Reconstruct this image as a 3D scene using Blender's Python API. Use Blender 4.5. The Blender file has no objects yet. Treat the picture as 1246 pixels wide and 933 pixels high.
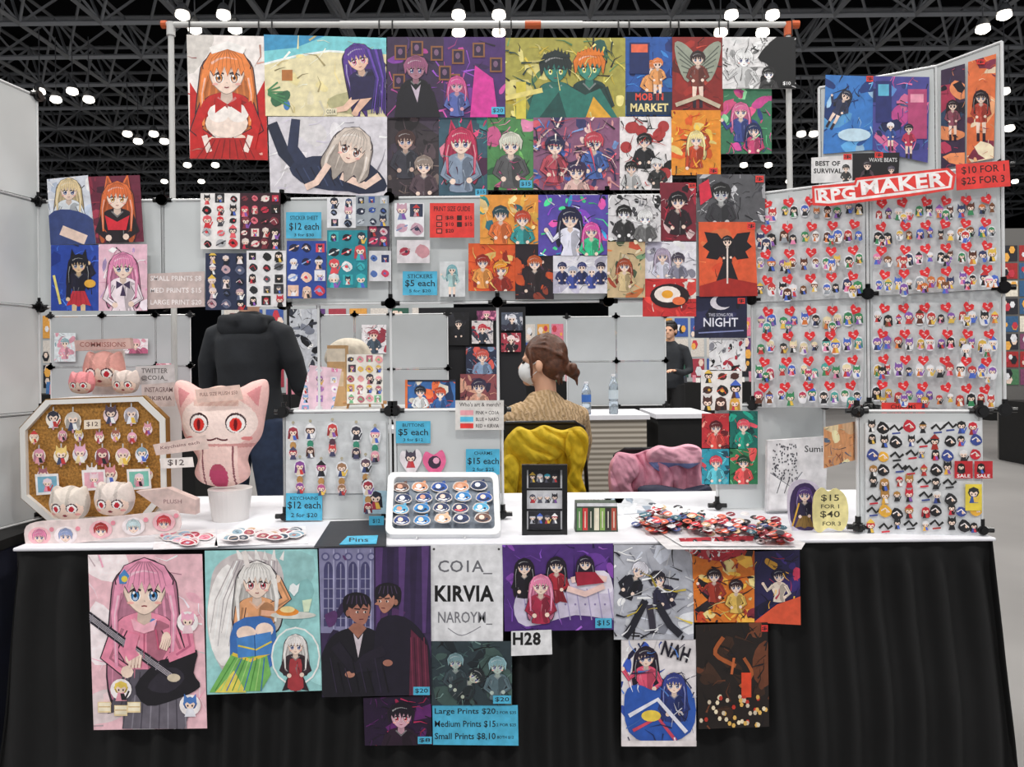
import bpy, math, random
from mathutils import Vector, Matrix, noise
sc=bpy.context.scene
sc.view_settings.view_transform='Standard'
H=1.245; F=900.0; AX=math.radians(0.6)
RT=Vector((math.cos(AX),0,-math.sin(AX))); UP=Vector((math.sin(AX),0,math.cos(AX))); FW=Vector((0,1,0))
CAM=Vector((0,0,H))
def ray(u,v): return RT*((u-623)/F)+UP*((440-v)/F)+FW
def W(u,v,d): return CAM+ray(u,v)*d
def X(u,d): return (u-623)/F*d
TZ=0.75
# ---------- colour + materials
def lin(c): return c/12.92 if c<=0.04045 else ((c+0.055)/1.055)**2.4
def hx(c):
    if isinstance(c,tuple): return c
    c=c.lstrip('#')
    if len(c)==3: c=''.join(q*2 for q in c)
    return tuple(lin(int(c[i:i+2],16)/255) for i in (0,2,4))
def mul(c,f):
    c=hx(c); return tuple(min(1,x*f) for x in c)
def mix(a,b,t):
    a=hx(a);b=hx(b); return tuple(x*(1-t)+y*t for x,y in zip(a,b))
def mat(name,col=(.8,.8,.8),rough=.6,metal=0,noise_s=0,noise_a=.15,bump=0,emit=0,trans=0,sheen=0,attr=False,coat=0):
    m=bpy.data.materials.new(name); m.use_nodes=True; n=m.node_tree; b=n.nodes['Principled BSDF']
    col=hx(col); b.inputs['Base Color'].default_value=(*col,1); b.inputs['Roughness'].default_value=rough
    b.inputs['Metallic'].default_value=metal
    b.inputs['Transmission Weight'].default_value=trans
    b.inputs['Sheen Weight'].default_value=sheen
    b.inputs['Coat Weight'].default_value=coat
    if emit: b.inputs['Emission Color'].default_value=(*col,1); b.inputs['Emission Strength'].default_value=emit
    src=None
    if attr:
        a=n.nodes.new('ShaderNodeAttribute'); a.attribute_name='Col'; src=a.outputs['Color']
        n.links.new(src,b.inputs['Base Color'])
    if noise_s:
        tc=n.nodes.new('ShaderNodeTexCoord'); nz=n.nodes.new('ShaderNodeTexNoise'); nz.inputs['Scale'].default_value=noise_s; nz.inputs['Detail'].default_value=4
        n.links.new(tc.outputs['Object'],nz.inputs['Vector'])
        mr=n.nodes.new('ShaderNodeMapRange'); mr.inputs['From Min'].default_value=.3; mr.inputs['From Max'].default_value=.7
        mr.inputs['To Min'].default_value=1-noise_a; mr.inputs['To Max'].default_value=1+noise_a
        n.links.new(nz.outputs['Fac'],mr.inputs['Value'])
        vm=n.nodes.new('ShaderNodeVectorMath'); vm.operation='SCALE'
        if src: n.links.new(src,vm.inputs[0])
        else: vm.inputs[0].default_value=col
        n.links.new(mr.outputs['Result'],vm.inputs['Scale']); n.links.new(vm.outputs['Vector'],b.inputs['Base Color'])
        if bump:
            bp=n.nodes.new('ShaderNodeBump'); bp.inputs['Strength'].default_value=bump; bp.inputs['Distance'].default_value=.01
            n.links.new(nz.outputs['Fac'],bp.inputs['Height']); n.links.new(bp.outputs['Normal'],b.inputs['Normal'])
    return m
M_ink=mat('printed_ink',rough=.5,attr=True,noise_s=38,noise_a=.16)
M_fab=mat('printed_plush',rough=.95,attr=True,noise_s=90,noise_a=.06,bump=.2)
M_white=mat('white_plastic_panel','#cdd1d2',.3,noise_s=2.2,noise_a=.13)
M_bgw=mat('rear_plastic_panel','#b4b8ba',.35,noise_s=1.5,noise_a=.15)
M_rod=mat('white_coated_steel','#dcdedf',.3)
M_blk=mat('black_plastic','#08080a',.35)
M_cloth=mat('black_table_cloth','#060607',.85,noise_s=18,noise_a=.35)
M_wcloth=mat('white_table_cloth','#dcdce2',.8,noise_s=12,noise_a=.05)
M_metal=mat('pole_metal','#c8c8c6',.35)
M_orange=mat('orange_tape','#c85a2a',.5)
M_cork=mat('cork','#a87838',.9,noise_s=130,noise_a=.45,bump=.4)
M_gold=mat('gold_trim','#8a6426',.45,.5)
M_ceil=mat('ceiling_dark','#212226',.9,noise_s=.4,noise_a=.3)
M_steel=mat('truss_steel','#c2c5ca',.6)
M_floor=mat('concrete_floor','#7f7d7c',.5,noise_s=.9,noise_a=.14)
M_wall=mat('hall_wall','#3a3c42',.9,noise_s=.3,noise_a=.2)
M_lamp=mat('lamp_glow','#fff6e6',.5,emit=5)
M_house=mat('lamp_housing','#8a8c90',.4,.5)
# ---------- planes
class Pl:
    def __init__(s,p,n): s.p=Vector(p); s.n=Vector(n).normalized()
    def map(s,u,v,off=0):
        r=ray(u,v); t=s.n.dot(s.p-CAM)/s.n.dot(r); return CAM+r*t+s.n*off
def PD(d): return Pl((0,d,0),(0,-1,0))
def PV(a,b):
    n=Vector((b[1]-a[1],-(b[0]-a[0]),0)); 
    if n.y>0: n=-n
    return Pl((a[0],a[1],0),n)
def PH(z): return Pl((0,0,z),(0,0,1))
# ---------- 2D helpers
def cat(pts,k=4,closed=True):
    n=len(pts); out=[]
    for i in range(n if closed else n-1):
        if closed: p=[pts[(i+j-1)%n] for j in range(4)]
        else: p=[pts[max(0,min(n-1,i+j-1))] for j in range(4)]
        for q in range(k):
            t=q/k
            out.append(tuple(.5*((2*p[1][a])+(-p[0][a]+p[2][a])*t+(2*p[0][a]-5*p[1][a]+4*p[2][a]-p[3][a])*t*t+(-p[0][a]+3*p[1][a]-3*p[2][a]+p[3][a])*t**3) for a in (0,1)))
    if not closed: out.append(tuple(pts[-1]))
    return out
def clip(sub,base):
    ar=sum(base[i][0]*base[(i+1)%len(base)][1]-base[(i+1)%len(base)][0]*base[i][1] for i in range(len(base)))
    sg=1 if ar>0 else -1
    out=list(sub)
    for i in range(len(base)):
        a=base[i]; b=base[(i+1)%len(base)]
        f=lambda p: sg*((b[0]-a[0])*(p[1]-a[1])-(b[1]-a[1])*(p[0]-a[0]))
        inp=out; out=[]
        if not inp: return []
        pv=inp[-1]; fp=f(pv)
        for q in inp:
            fq=f(q)
            if (fq>=0)!=(fp>=0):
                t=fp/(fp-fq); out.append((pv[0]+(q[0]-pv[0])*t,pv[1]+(q[1]-pv[1])*t))
            if fq>=0: out.append(q)
            pv=q; fp=fq
    return out
def mkobj(name,V,Fc,mats,mi=None,smooth=False,parent=None,recenter=True,cols=None):
    V=[Vector(v) for v in V]
    c=Vector((0,0,0))
    if recenter and parent is None and V:
        lo=[min(v[i] for v in V) for i in range(3)]; hi=[max(v[i] for v in V) for i in range(3)]
        c=Vector([(a+b)/2 for a,b in zip(lo,hi)])
    me=bpy.data.meshes.new(name); me.from_pydata([tuple(v-c) for v in V],[],Fc)
    for m in (mats if isinstance(mats,list) else [mats]): me.materials.append(m)
    if mi: me.polygons.foreach_set('material_index',mi)
    if smooth: me.polygons.foreach_set('use_smooth',[True]*len(me.polygons))
    if cols:
        at=me.color_attributes.new('Col','FLOAT_COLOR','CORNER'); buf=[]
        for f,cc in zip(Fc,cols): buf+= [cc[0],cc[1],cc[2],1.0]*len(f)
        at.data.foreach_set('color',buf)
    me.update()
    o=bpy.data.objects.new(name,me); o.location=c; sc.collection.objects.link(o)
    if parent: o.parent=parent; o.location=(0,0,0)
    return o
def empty(name,loc=(0,0,0),rz=0):
    o=bpy.data.objects.new(name,None); o.location=loc; o.rotation_euler=(0,0,rz); o.empty_display_size=.1; sc.collection.objects.link(o); return o
TC={}
def tmesh(s,bold):
    if (s,bold) in TC: return TC[(s,bold)]
    cu=bpy.data.curves.new('t','FONT'); cu.body=s; cu.size=1; cu.resolution_u=2; cu.offset=.035 if bold else .012; cu.fill_mode='FRONT'
    if bold: cu.space_character=1.08
    ob=bpy.data.objects.new('t',cu); sc.collection.objects.link(ob); bpy.context.view_layer.update()
    dg=bpy.context.evaluated_depsgraph_get(); me=ob.evaluated_get(dg).to_mesh()
    vs=[(v.co.x,v.co.y) for v in me.vertices]; fs=[tuple(p.vertices) for p in me.polygons]
    ob.evaluated_get(dg).to_mesh_clear(); bpy.data.objects.remove(ob); bpy.data.curves.remove(cu)
    if vs:
        x0=min(v[0] for v in vs);x1=max(v[0] for v in vs);y0=min(v[1] for v in vs);y1=max(v[1] for v in vs)
        vs=[((a-x0)/(x1-x0)-.5,(b-y0)/max(.001,(y1-y0))-.5) for a,b in vs]
    TC[(s,bold)]=(vs,fs); return vs,fs
class Cv:
    def __init__(s,name,base,plane,bg,thick=.0008,lift=0,cl=True,smooth=False,m=None):
        if len(base)==4 and not isinstance(base[0],(tuple,list)):
            x0,y0,x1,y1=base; base=[(x0,y0),(x1,y0),(x1,y1),(x0,y1)]
        if smooth: base=cat(base)
        s.name=name; s.pl=plane; s.base=base; s.cl=cl; s.V=[];s.F=[];s.K=[]; s.off=lift; s.m=m or M_ink
        xs=[p[0] for p in base]; ys=[p[1] for p in base]; s.x0,s.x1,s.y0,s.y1=min(xs),max(xs),min(ys),max(ys)
        s.w=s.x1-s.x0; s.h=s.y1-s.y0
        n=len(base); col=hx(bg)
        s.V+=[plane.map(u,v,s.off) for u,v in base]+[plane.map(u,v,s.off-thick) for u,v in base]
        s.F.append(tuple(range(n))); s.K.append(col)
        s.F.append(tuple(range(2*n-1,n-1,-1))); s.K.append((.7,.7,.7))
        for i in range(n): s.F.append((i,(i+1)%n,n+(i+1)%n,n+i)); s.K.append(col)
    def poly(s,pts,col,cl=None):
        if (s.cl if cl is None else cl): pts=clip(pts,s.base)
        if len(pts)<3: return
        s.off+=2e-5; i=len(s.V); s.V+=[s.pl.map(u,v,s.off) for u,v in pts]; s.F.append(tuple(range(i,i+len(pts)))); s.K.append(hx(col))
    def rect(s,x0,y0,x1,y1,col): s.poly([(x0,y0),(x1,y0),(x1,y1),(x0,y1)],col)
    def ell(s,x,y,rx,ry,col,n=16,rot=0):
        c,q=math.cos(rot),math.sin(rot); P=[]
        for i in range(n):
            a=i*2*math.pi/n; ex,ey=rx*math.cos(a),ry*math.sin(a); P.append((x+ex*c-ey*q,y+ex*q+ey*c))
        s.poly(P,col)
    def blob(s,pts,col,k=3): s.poly(cat(pts,k),col)
    def line(s,pts,w,col,sm=False,w2=None):
        if sm: pts=cat(pts,4,False)
        if w2 is None: w2=w
        L=[];R=[];n=len(pts)
        for i,p in enumerate(pts):
            a=pts[max(0,i-1)]; b=pts[min(n-1,i+1)]; dx,dy=b[0]-a[0],b[1]-a[1]; l=math.hypot(dx,dy) or 1
            ww=(w+(w2-w)*i/max(1,n-1))/2
            L.append((p[0]-dy/l*ww,p[1]+dx/l*ww)); R.append((p[0]+dy/l*ww,p[1]-dx/l*ww))
        s.poly(L+R[::-1],col)
    def text(s,t,cx,cy,w,h,col,rot=0,bold=False):
        vs,fs=tmesh(t,bold); s.off+=4e-5; i=len(s.V); c,q=math.cos(rot),math.sin(rot)
        for a,b in vs:
            ex,ey=a*w,-b*h; s.V.append(s.pl.map(cx+ex*c-ey*q,cy+ex*q+ey*c,s.off))
        col=hx(col)
        for f in fs: s.F.append(tuple(i+k for k in f)); s.K.append(col)
    def done(s,parent=None): return mkobj(s.name,s.V,s.F,s.m,cols=s.K,parent=parent)
SK='#f7dccb'
def girl(c,x,y,s,hair,top,skin=SK,bot=None,lg=1.0,ears=0,eye='#34468f',rot=0,flip=1,legs=0,pose=0,short=0,body=1,smile=1,ol='#2b1c2a',tie=None,apron=None):
    cr,sr=math.cos(rot),math.sin(rot)
    def T(P): return [(x+s*(a*flip*cr-b*sr),y+s*(a*flip*sr+b*cr)) for a,b in P]
    R=random.Random(int(x*31+y*17)); big=s>6; k=3 if s>9 else 2
    hd=mul(hair,.55); hl=mix(hair,'#ffffff',.35); td=mul(top,.55); tl=mix(top,'#ffffff',.18)
    if not short:
        P=[(-1.1,-.6),(0,-1.3),(1.1,-.6),(1.35,.5),(1.5,1.2+lg),(1.1,1.7+1.3*lg),(.7,1.4+lg),(.3,2.0+lg),(0,1.5),(-.4,2.1+lg),(-.8,1.4+lg),(-1.2,1.7+1.3*lg),(-1.5,1.2+lg),(-1.35,.5)]
        if s>5: c.blob(T([(a*1.04,b*1.03) for a,b in P]),mul(ol,1),k)
        c.blob(T(P),hd,k)
        if s>8:
            for i in range(8):
                a=-1.2+2.4*i/7; c.line(T([(a*.8,-.4),(a*1.05,.8+lg*.4),(a*(1.0+R.random()*.15),1.4+lg*(1+R.random()*.3))]),.14*s,mix(hair,hd,R.random()),w2=.03*s)
    if body:
        if legs:
            for q in (-.45,.45):
                c.line(T([(q,3.9),(q*1.2,5.4),(q*1.1,7.2)]),.72*s,skin,w2=.4*s); c.line(T([(q*1.1,6.0),(q*1.1,7.4)]),.5*s,ol)
        P=[(-.3,.9),(.3,.9),(1.05,1.25),(1.15,2.2),(.72,3.1),(.95,4.1),(-.95,4.1),(-.72,3.1),(-1.15,2.2),(-1.05,1.25)]
        if s>5: c.blob(T([(a*1.05,b) for a,b in P]),ol,k)
        c.blob(T(P),top,k)
        c.blob(T([(.2,1.3),(1.0,1.4),(1.0,2.3),(.6,3.1),(.8,4.0),(.3,4.0),(.1,2.6)]),td,2)
        if bot:
            c.poly(T([(-.75,3.2),(.75,3.2),(1.5,5),(.5,4.8),(0,5.1),(-.6,4.8),(-1.5,5)]),bot)
            for i in range(4): c.line(T([(-.5+i*.33,3.3),(-1+i*.66,4.8)]),.05*s,mul(bot,.5))
        if apron: c.blob(T([(-.6,1.5),(.6,1.5),(.7,3),(.9,4.6),(0,5),(-.9,4.6),(-.7,3)]),apron,2)
        if big:
            for i in range(5):
                a=-.8+R.random()*1.4; b=1.5+R.random()*2.2; c.line(T([(a,b),(a+.2-.4*R.random(),b+.5+.5*R.random())]),.09*s,[td,tl][i%2],w2=.02*s)
        arms=[[(-1.0,1.5),(-1.5,2.7),(-.7,3.3)],[(1.0,1.5),(1.5,2.7),(.7,3.2)]] if pose==0 else ([[(-1,1.5),(-1.9,2.3),(-2.6,1.2)],[(1,1.5),(1.7,2.8),(.9,3.4)]] if pose==1 else [[(-1,1.5),(-1.2,2.9),(-1.3,4.2)],[(1,1.5),(1.8,1.0),(1.2,-.2)]])
        for A in arms:
            if s>5: c.line(T(A),.70*s,ol,w2=.56*s)
            c.line(T(A),.6*s,top,w2=.45*s)
            if big: c.line(T([(a_+.12,b_+.05) for a_,b_ in A]),.14*s,td,w2=.1*s)
            e=T(A)[-1]; c.ell(e[0],e[1],.26*s,.26*s,skin,8)
        c.poly(T([(-.25,.7),(.25,.7),(.3,1.25),(0,1.5),(-.3,1.25)]),mul(skin,.72))
        if big: c.line(T([(-.45,1.15),(0,1.6),(.45,1.15)]),.12*s,tl)
        if tie: c.poly(T([(0,1.5),(.6,1.2),(.6,1.9)]),tie); c.poly(T([(0,1.5),(-.6,1.2),(-.6,1.9)]),tie); c.poly(T([(0,1.5),(.25,2.5),(-.25,2.5)]),tie)
    if ears:
        for q in (-1,1):
            c.poly(T([(q*.35,-1.0),(q*.85,-1.95),(q*1.08,-.5)]),hair); 
            if big: c.poly(T([(q*.5,-1.0),(q*.82,-1.6),(q*.95,-.7)]),mul(hair,.5))
    fp=[(-.8,-.4),(0,-.95),(.8,-.4),(.76,.25),(.46,.7),(0,.97),(-.46,.7),(-.76,.25)]
    if s>5: c.blob(T([(a*1.05,b*1.04) for a,b in fp]),mul(skin,.4),k)
    c.blob(T(fp),skin,k)
    if big: c.poly(T([(-.78,-.4),(.78,-.4),(.76,.1),(.5,-.05),(.2,.12),(-.1,-.1),(-.4,.12),(-.7,.12)]),mul(skin,.8))
    for q in (-1,1):
        ex,ey=T([(q*.37,.2)])[0]
        if s>3:
            if big: c.ell(ex,ey+.02*s,.22*s,.24*s,'#ffffff' if sum(hx(skin))>1.2 else mul(skin,1.8),10,rot)
            c.ell(ex,ey,.18*s,.25*s,'#201420',10,rot)
            if big:
                c.ell(ex,ey+.03*s,.145*s,.2*s,eye,10,rot); c.ell(ex,ey+.12*s,.1*s,.09*s,mix(eye,'#ffffff',.45),8); c.ell(ex,ey,.07*s,.1*s,'#140c14',8); c.ell(ex-.06*s,ey-.1*s,.055*s,.065*s,'#ffffff',6)
                c.line(T([(q*.14,.0),(q*.38,-.09),(q*.64,.08)]),.09*s,'#201420',w2=.05*s)
                c.line(T([(q*.16,-.3),(q*.4,-.38),(q*.62,-.28)]),.045*s,hd); bx,by=T([(q*.56,.5)])[0]; c.ell(bx,by,.15*s,.06*s,mul(skin,.8)if sum(hx(skin))<1.2 else '#f5b4aa',8)
    if s>3: c.line(T([(-.11,.64),(0,.68 if smile else .62),(.11,.64)]),.05*s,'#8a3038')
    if big: c.line(T([(0,.4),(.03,.46)]),.04*s,mul(skin,.6))
    bg=[(-1.0,.5),(-1.15,-.4),(-.8,-1.0),(0,-1.32),(.8,-1.0),(1.15,-.4),(1.0,.5),(.9,.3),(.84,-.2),(.7,.1),(.56,-.3),(.38,.08),(.22,-.36),(.04,.12),(-.1,-.38),(-.3,.08),(-.48,-.32),(-.62,.1),(-.8,-.2),(-.9,.3)]
    if big:c.poly(T([(a*1.04,b*1.04+.02) for a,b in bg]),ol)
    c.poly(T(bg),hair)
    if s>3.5:
        c.line(T([(-.75,-.5),(-.4,-.72),(0,-.8),(.5,-.7)]),.13*s,hl,w2=.03*s)
        if big:
            for i in range(9):
                a=-.9+1.8*i/8; c.line(T([(a*.25,-1.18),(a*.8,-.75),(a*1.02,-.25+.2*abs(a))]),.05*s,hd,w2=.02*s)
        if not short:
            for q in (-1,1): c.line(T([(q*1.0,-.2),(q*1.22,.9),(q*1.12,1.8+lg*.6)]),.36*s,hair,w2=.12*s)
            if big:
                for q in (-1,1):
                    c.line(T([(q*1.05,.2),(q*1.2,1.0),(q*1.15,1.6+lg*.6)]),.09*s,hl,w2=.03*s); c.line(T([(q*.92,.1),(q*1.08,1.0),(q*1.05,1.7+lg*.6)]),.05*s,hd,w2=.02*s)
def chibi(c,x,y,s,hair,outfit,white=1,skin=SK,rot=0):
    n=8; R=random.Random(int(x*13)*7+int(y*11)); v=R.random(); o2=R.choice(['#202024','#c83a3a','#e8c050','#4a6ac8','#f0f0f0','#8a5ab0',outfit])
    if white:
        w1=1.2+.2*R.random(); c.blob([(x-w1*s,y),(x-.7*s,y-1.3*s),(x+.7*s,y-1.3*s),(x+w1*s,y),(x+1.15*s,y+1.6*s),(x+.6*s,y+2.4*s),(x-.6*s,y+2.4*s),(x-1.15*s,y+1.6*s)],'#e6e6ea',2)
    if v<.35: c.poly([(x-1.1*s,y-.1*s),(x+1.1*s,y-.1*s),(x+1.25*s,y+1.8*s),(x-1.25*s,y+1.7*s)],mul(hair,.6))
    c.ell(x,y,1.15*s,1.05*s,'#1a1518' if s<4 else mul(hair,.5),n)
    c.poly([(x-.45*s,y+.6*s),(x+.45*s,y+.6*s),(x+.95*s,y+2.1*s),(x-.9*s,y+2.15*s)],outfit)
    c.poly([(x-.1*s,y+.9*s),(x+.5*s,y+.9*s),(x+.9*s,y+2.0*s),(x+.1*s,y+2.0*s)],o2)
    if v>.7: c.line([(x+.6*s,y+2*s),(x+1.3*s,y+.5*s)],.3*s,o2)
    if .35<v<.55:
        for q in (-1,1): c.poly([(x+q*.3*s,y-.8*s),(x+q*.95*s,y-1.6*s),(x+q*1.05*s,y-.3*s)],hair)
    c.ell(x,y+.12*s,.82*s,.72*s,skin,n)
    c.poly([(x-1.1*s,y+.3*s),(x-.95*s,y-.7*s),(x,y-1.12*s),(x+.95*s,y-.7*s),(x+1.1*s,y+.3*s),(x+.55*s,y-.2*s),(x,y+.1*s),(x-.5*s,y-.22*s)],hair)
    if .55<v<.7: c.poly([(x-1.2*s,y-.5*s),(x,y-1.7*s),(x+1.2*s,y-.5*s)],o2)
    for q in (-.36,.36): c.ell(x+q*s,y+.36*s,.14*s,.2*s,'#241820',6)
def detail(c,pal,n,seed,L=.12,w=.02):
    r=random.Random(seed+500); m=min(c.w,c.h)
    for i in range(n):
        x=c.x0+r.random()*c.w; y=c.y0+r.random()*c.h; a=r.random()*6.28; l=m*L*(.4+r.random()); b=a+r.uniform(-.8,.8)
        c.line([(x,y),(x+l*math.cos(a),y+l*math.sin(a)),(x+l*math.cos(a)+l*math.cos(b),y+l*math.sin(a)+l*math.sin(b))],m*w*(.5+r.random()),mul(r.choice(pal),.5+r.random()),w2=.3)
def splat(c,pal,n,seed,big=.35):
    r=random.Random(seed); m=max(c.w,c.h)
    for i in range(n):
        f=1-i/(n*1.15); x=c.x0+r.random()*c.w; y=c.y0+r.random()*c.h; R=m*big*f*(.4+.6*r.random()); a=r.random()*6.28; e=.25+.6*r.random()
        P=[]
        k=r.choice([5,6,7,8])
        for j in range(k):
            t=j*2*math.pi/k; q=R*(.5+.5*r.random()); px,py=q*math.cos(t),q*e*math.sin(t); P.append((x+px*math.cos(a)-py*math.sin(a),y+px*math.sin(a)+py*math.cos(a)))
        if r.random()<.6: c.blob(P,mul(r.choice(pal),.75+.5*r.random()),2)
        else: c.poly(P,mul(r.choice(pal),.75+.5*r.random()))
def tag(c,x,y,w,h,col,t,tc='#101820',rot=0):
    c.poly([(x-w/2,y-h/2),(x+w/2,y-h/2),(x+w/2,y+h/2),(x-w/2,y+h/2)],col,cl=False); c.text(t,x,y,w*.78,h*.6,tc,rot)
CY='#4fb4d8'; RD='#e63c36'
def prt(box,pl,bg,pal,figs=(),n=14,seed=1,big=.35,lift=0,nm='art_print',tg=None,dt=None):
    c=Cv(nm,box,pl,bg,lift=lift)
    if n: splat(c,pal,n,seed,big)
    detail(c,pal+[bg,'#18141a'],dt if dt is not None else 26,seed)
    for f in figs:
        kw=f[5] if len(f)>5 else {}
        girl(c,c.x0+f[0]*c.w,c.y0+f[1]*c.h,f[2]*c.w,f[3],f[4],**kw)
    if dt is None: detail(c,pal,7,seed+1,.1,.03)
    if tg: tag(c,*tg)
    return c
# ---------- 3D solids
def tube(V,Fc,pts,rad,seg=14,side=(1,0,0)):
    pts=[Vector(p) for p in pts]; side=Vector(side); b0=len(V); n=len(pts)
    for i,p in enumerate(pts):
        t=(pts[min(n-1,i+1)]-pts[max(0,i-1)]).normalized(); sd=side
        if abs(sd.dot(t))>.95: sd=Vector((0,1,0)) if abs(t.y)<.9 else Vector((0,0,1))
        u=(sd-t*sd.dot(t)).normalized(); w=t.cross(u); r=rad[i] if isinstance(rad,list) else rad
        a,b=(r if isinstance(r,tuple) else (r,r))
        for k in range(seg):
            g=k*2*math.pi/seg; V.append(p+u*a*math.cos(g)+w*b*math.sin(g))
    for i in range(n-1):
        for k in range(seg):
            k2=(k+1)%seg; Fc.append((b0+i*seg+k,b0+i*seg+k2,b0+(i+1)*seg+k2,b0+(i+1)*seg+k))
    Fc.append(tuple(b0+k for k in range(seg-1,-1,-1))); Fc.append(tuple(b0+(n-1)*seg+k for k in range(seg)))
def ball(V,Fc,c,r,seg=20,rings=12,keep=None):
    c=Vector(c); b0=len(V)
    for i in range(rings+1):
        th=math.pi*i/rings
        for k in range(seg):
            g=2*math.pi*k/seg; V.append(c+Vector((r[0]*math.sin(th)*math.cos(g),r[1]*math.sin(th)*math.sin(g),r[2]*math.cos(th))))
    for i in range(rings):
        for k in range(seg):
            f=(b0+i*seg+k,b0+(i+1)*seg+k,b0+(i+1)*seg+(k+1)%seg,b0+i*seg+(k+1)%seg)
            if keep:
                m=sum((V[q] for q in f),Vector())/4-c
                if not keep(m): continue
            Fc.append(f)
def box(V,Fc,lo,hi):
    b=len(V)
    for z in (lo[2],hi[2]):
        for x,y in ((lo[0],lo[1]),(hi[0],lo[1]),(hi[0],hi[1]),(lo[0],hi[1])): V.append(Vector((x,y,z)))
    for f in ((3,2,1,0),(4,5,6,7),(0,1,5,4),(1,2,6,5),(2,3,7,6),(3,0,4,7)): Fc.append(tuple(b+i for i in f))
def obox(name,lo,hi,m,bev=0,parent=None):
    V=[];Fc=[]; box(V,Fc,lo,hi); o=mkobj(name,V,Fc,m,parent=parent)
    if bev: b=o.modifiers.new('b','BEVEL'); b.width=bev; b.segments=3
    return o
def organic(name,V,Fc,m,parent,vox=.012,sm=6):
    o=mkobj(name,V,Fc,m,parent=parent,smooth=True)
    r=o.modifiers.new('r','REMESH'); r.mode='VOXEL'; r.voxel_size=vox; r.use_smooth_shade=True
    s=o.modifiers.new('s','SMOOTH'); s.factor=.5; s.iterations=sm
    return o
def grid(a,b,z0,z1,name='wire_grid_panel',knobs=True,tint=None):
    V=[];Fc=[];mi=[]
    a=Vector((a[0],a[1],0)); b=Vector((b[0],b[1],0)); t=(b-a).normalized(); n=Vector((t.y,-t.x,0))
    if n.y>0 or (abs(n.y)<.01 and n.x>0): n=-n
    q=[a+t*.006,b-t*.006]
    base=len(V)
    for off in (-.002,.002):
        for p,z in ((q[0],z0+.006),(q[1],z0+.006),(q[1],z1-.006),(q[0],z1-.006)): V.append(p+n*off+Vector((0,0,z)))
    for f in ((0,1,2,3),(7,6,5,4),(0,4,5,1),(1,5,6,2),(2,6,7,3),(3,7,4,0)): Fc.append(tuple(base+i for i in f)); mi.append(0)
    def rod(p0,p1,r,m,seg=8):
        k=len(Fc); tube(V,Fc,[p0,p1],r,seg,side=n); mi.extend([m]*(len(Fc)-k))
    zz=lambda p,z:p+Vector((0,0,z))
    rod(zz(a,z0),zz(a,z1),.0045,1); rod(zz(b,z0),zz(b,z1),.0045,1); rod(zz(a,z0),zz(b,z0),.0045,1); rod(zz(a,z1),zz(b,z1),.0045,1)
    if knobs:
        for p in (a,b):
            for z in (z0,z1):
                kr=.018
                if abs(z-TZ)<.01: z+=.016; kr=.013
                rod(zz(p,z)-n*.012,zz(p,z)+n*.012,kr,2,12)
                rod(zz(p,z)+n*.012,zz(p,z)+n*.016,kr*.6,2,12)
                for dv in (t,-t,Vector((0,0,1))): rod(zz(p,z),zz(p,z)+dv*.03,.008,2,8)
    return mkobj(name,V,Fc,[tint or M_white,M_rod,M_blk],mi)
def inflate(name,outl,pl,T,paint,m,seg=96,rings=26,wr=0,lift=0,parent=None,ctr=None,back=True,pw=.5,ws=14,dirn=0):
    per=cat(outl,6); 
    L=[0]
    for i in range(len(per)):
        a=per[i];b=per[(i+1)%len(per)]; L.append(L[-1]+math.hypot(a[0]-b[0],a[1]-b[1]))
    pts=[];j=0
    for i in range(seg):
        t=L[-1]*i/seg
        while L[j+1]<t: j+=1
        f=(t-L[j])/(L[j+1]-L[j]); a=per[j%len(per)];b=per[(j+1)%len(per)]; pts.append((a[0]+(b[0]-a[0])*f,a[1]+(b[1]-a[1])*f))
    cx,cy=ctr or (sum(p[0] for p in pts)/seg,sum(p[1] for p in pts)/seg)
    V=[];Fc=[];K=[];UV=[]
    for sgn in ((1,-1) if back else (1,)):
        b0=len(V)
        for i in range(rings+1):
            r=math.cos(math.pi/2*i/rings) if i<rings else 0.003
            for p in pts:
                u=cx+(p[0]-cx)*r; v=cy+(p[1]-cy)*r; o=T*(max(0,1-r*r))**pw*sgn
                q=pl.map(u,v,0)
                if wr:
                    ca,sa=math.cos(dirn),math.sin(dirn); gx=q.x*ca+q.z*sa; gz=-q.x*sa+q.z*ca
                    nz=noise.noise(Vector((gx*ws,gz*ws*.5,3))); wob=noise.noise(Vector((gx*5,gz*5,1)))
                    fo=abs(math.sin(gx*ws*3.0+gz*ws*.5+wob*5))**.7
                    fine=noise.noise(Vector((gx*ws*3,gz*ws*1.6,7)))
                    o+=wr*sgn*(nz*.8+.55*fo+.3*fine)*min(1,(1-r)*9)
                V.append(q+pl.n*(o+lift)); UV.append((u,v))
        for i in range(rings):
            for k in range(seg):
                k2=(k+1)%seg; f=(b0+i*seg+k,b0+i*seg+k2,b0+(i+1)*seg+k2,b0+(i+1)*seg+k)
                Fc.append(f); u=sum(UV[q][0] for q in f)/4; v=sum(UV[q][1] for q in f)/4; K.append(hx(paint(u,v) if sgn>0 else paint(-999,-999)))
    return mkobj(name,V,Fc,m,cols=K,smooth=True,parent=parent)
def inp(P,u,v):
    r=False; n=len(P); j=n-1
    for i in range(n):
        if (P[i][1]>v)!=(P[j][1]>v) and u<(P[j][0]-P[i][0])*(v-P[i][1])/(P[j][1]-P[i][1])+P[i][0]: r=not r
        j=i
    return r
def ine(u,v,x,y,a,b): return ((u-x)/a)**2+((v-y)/b)**2<1
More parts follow.
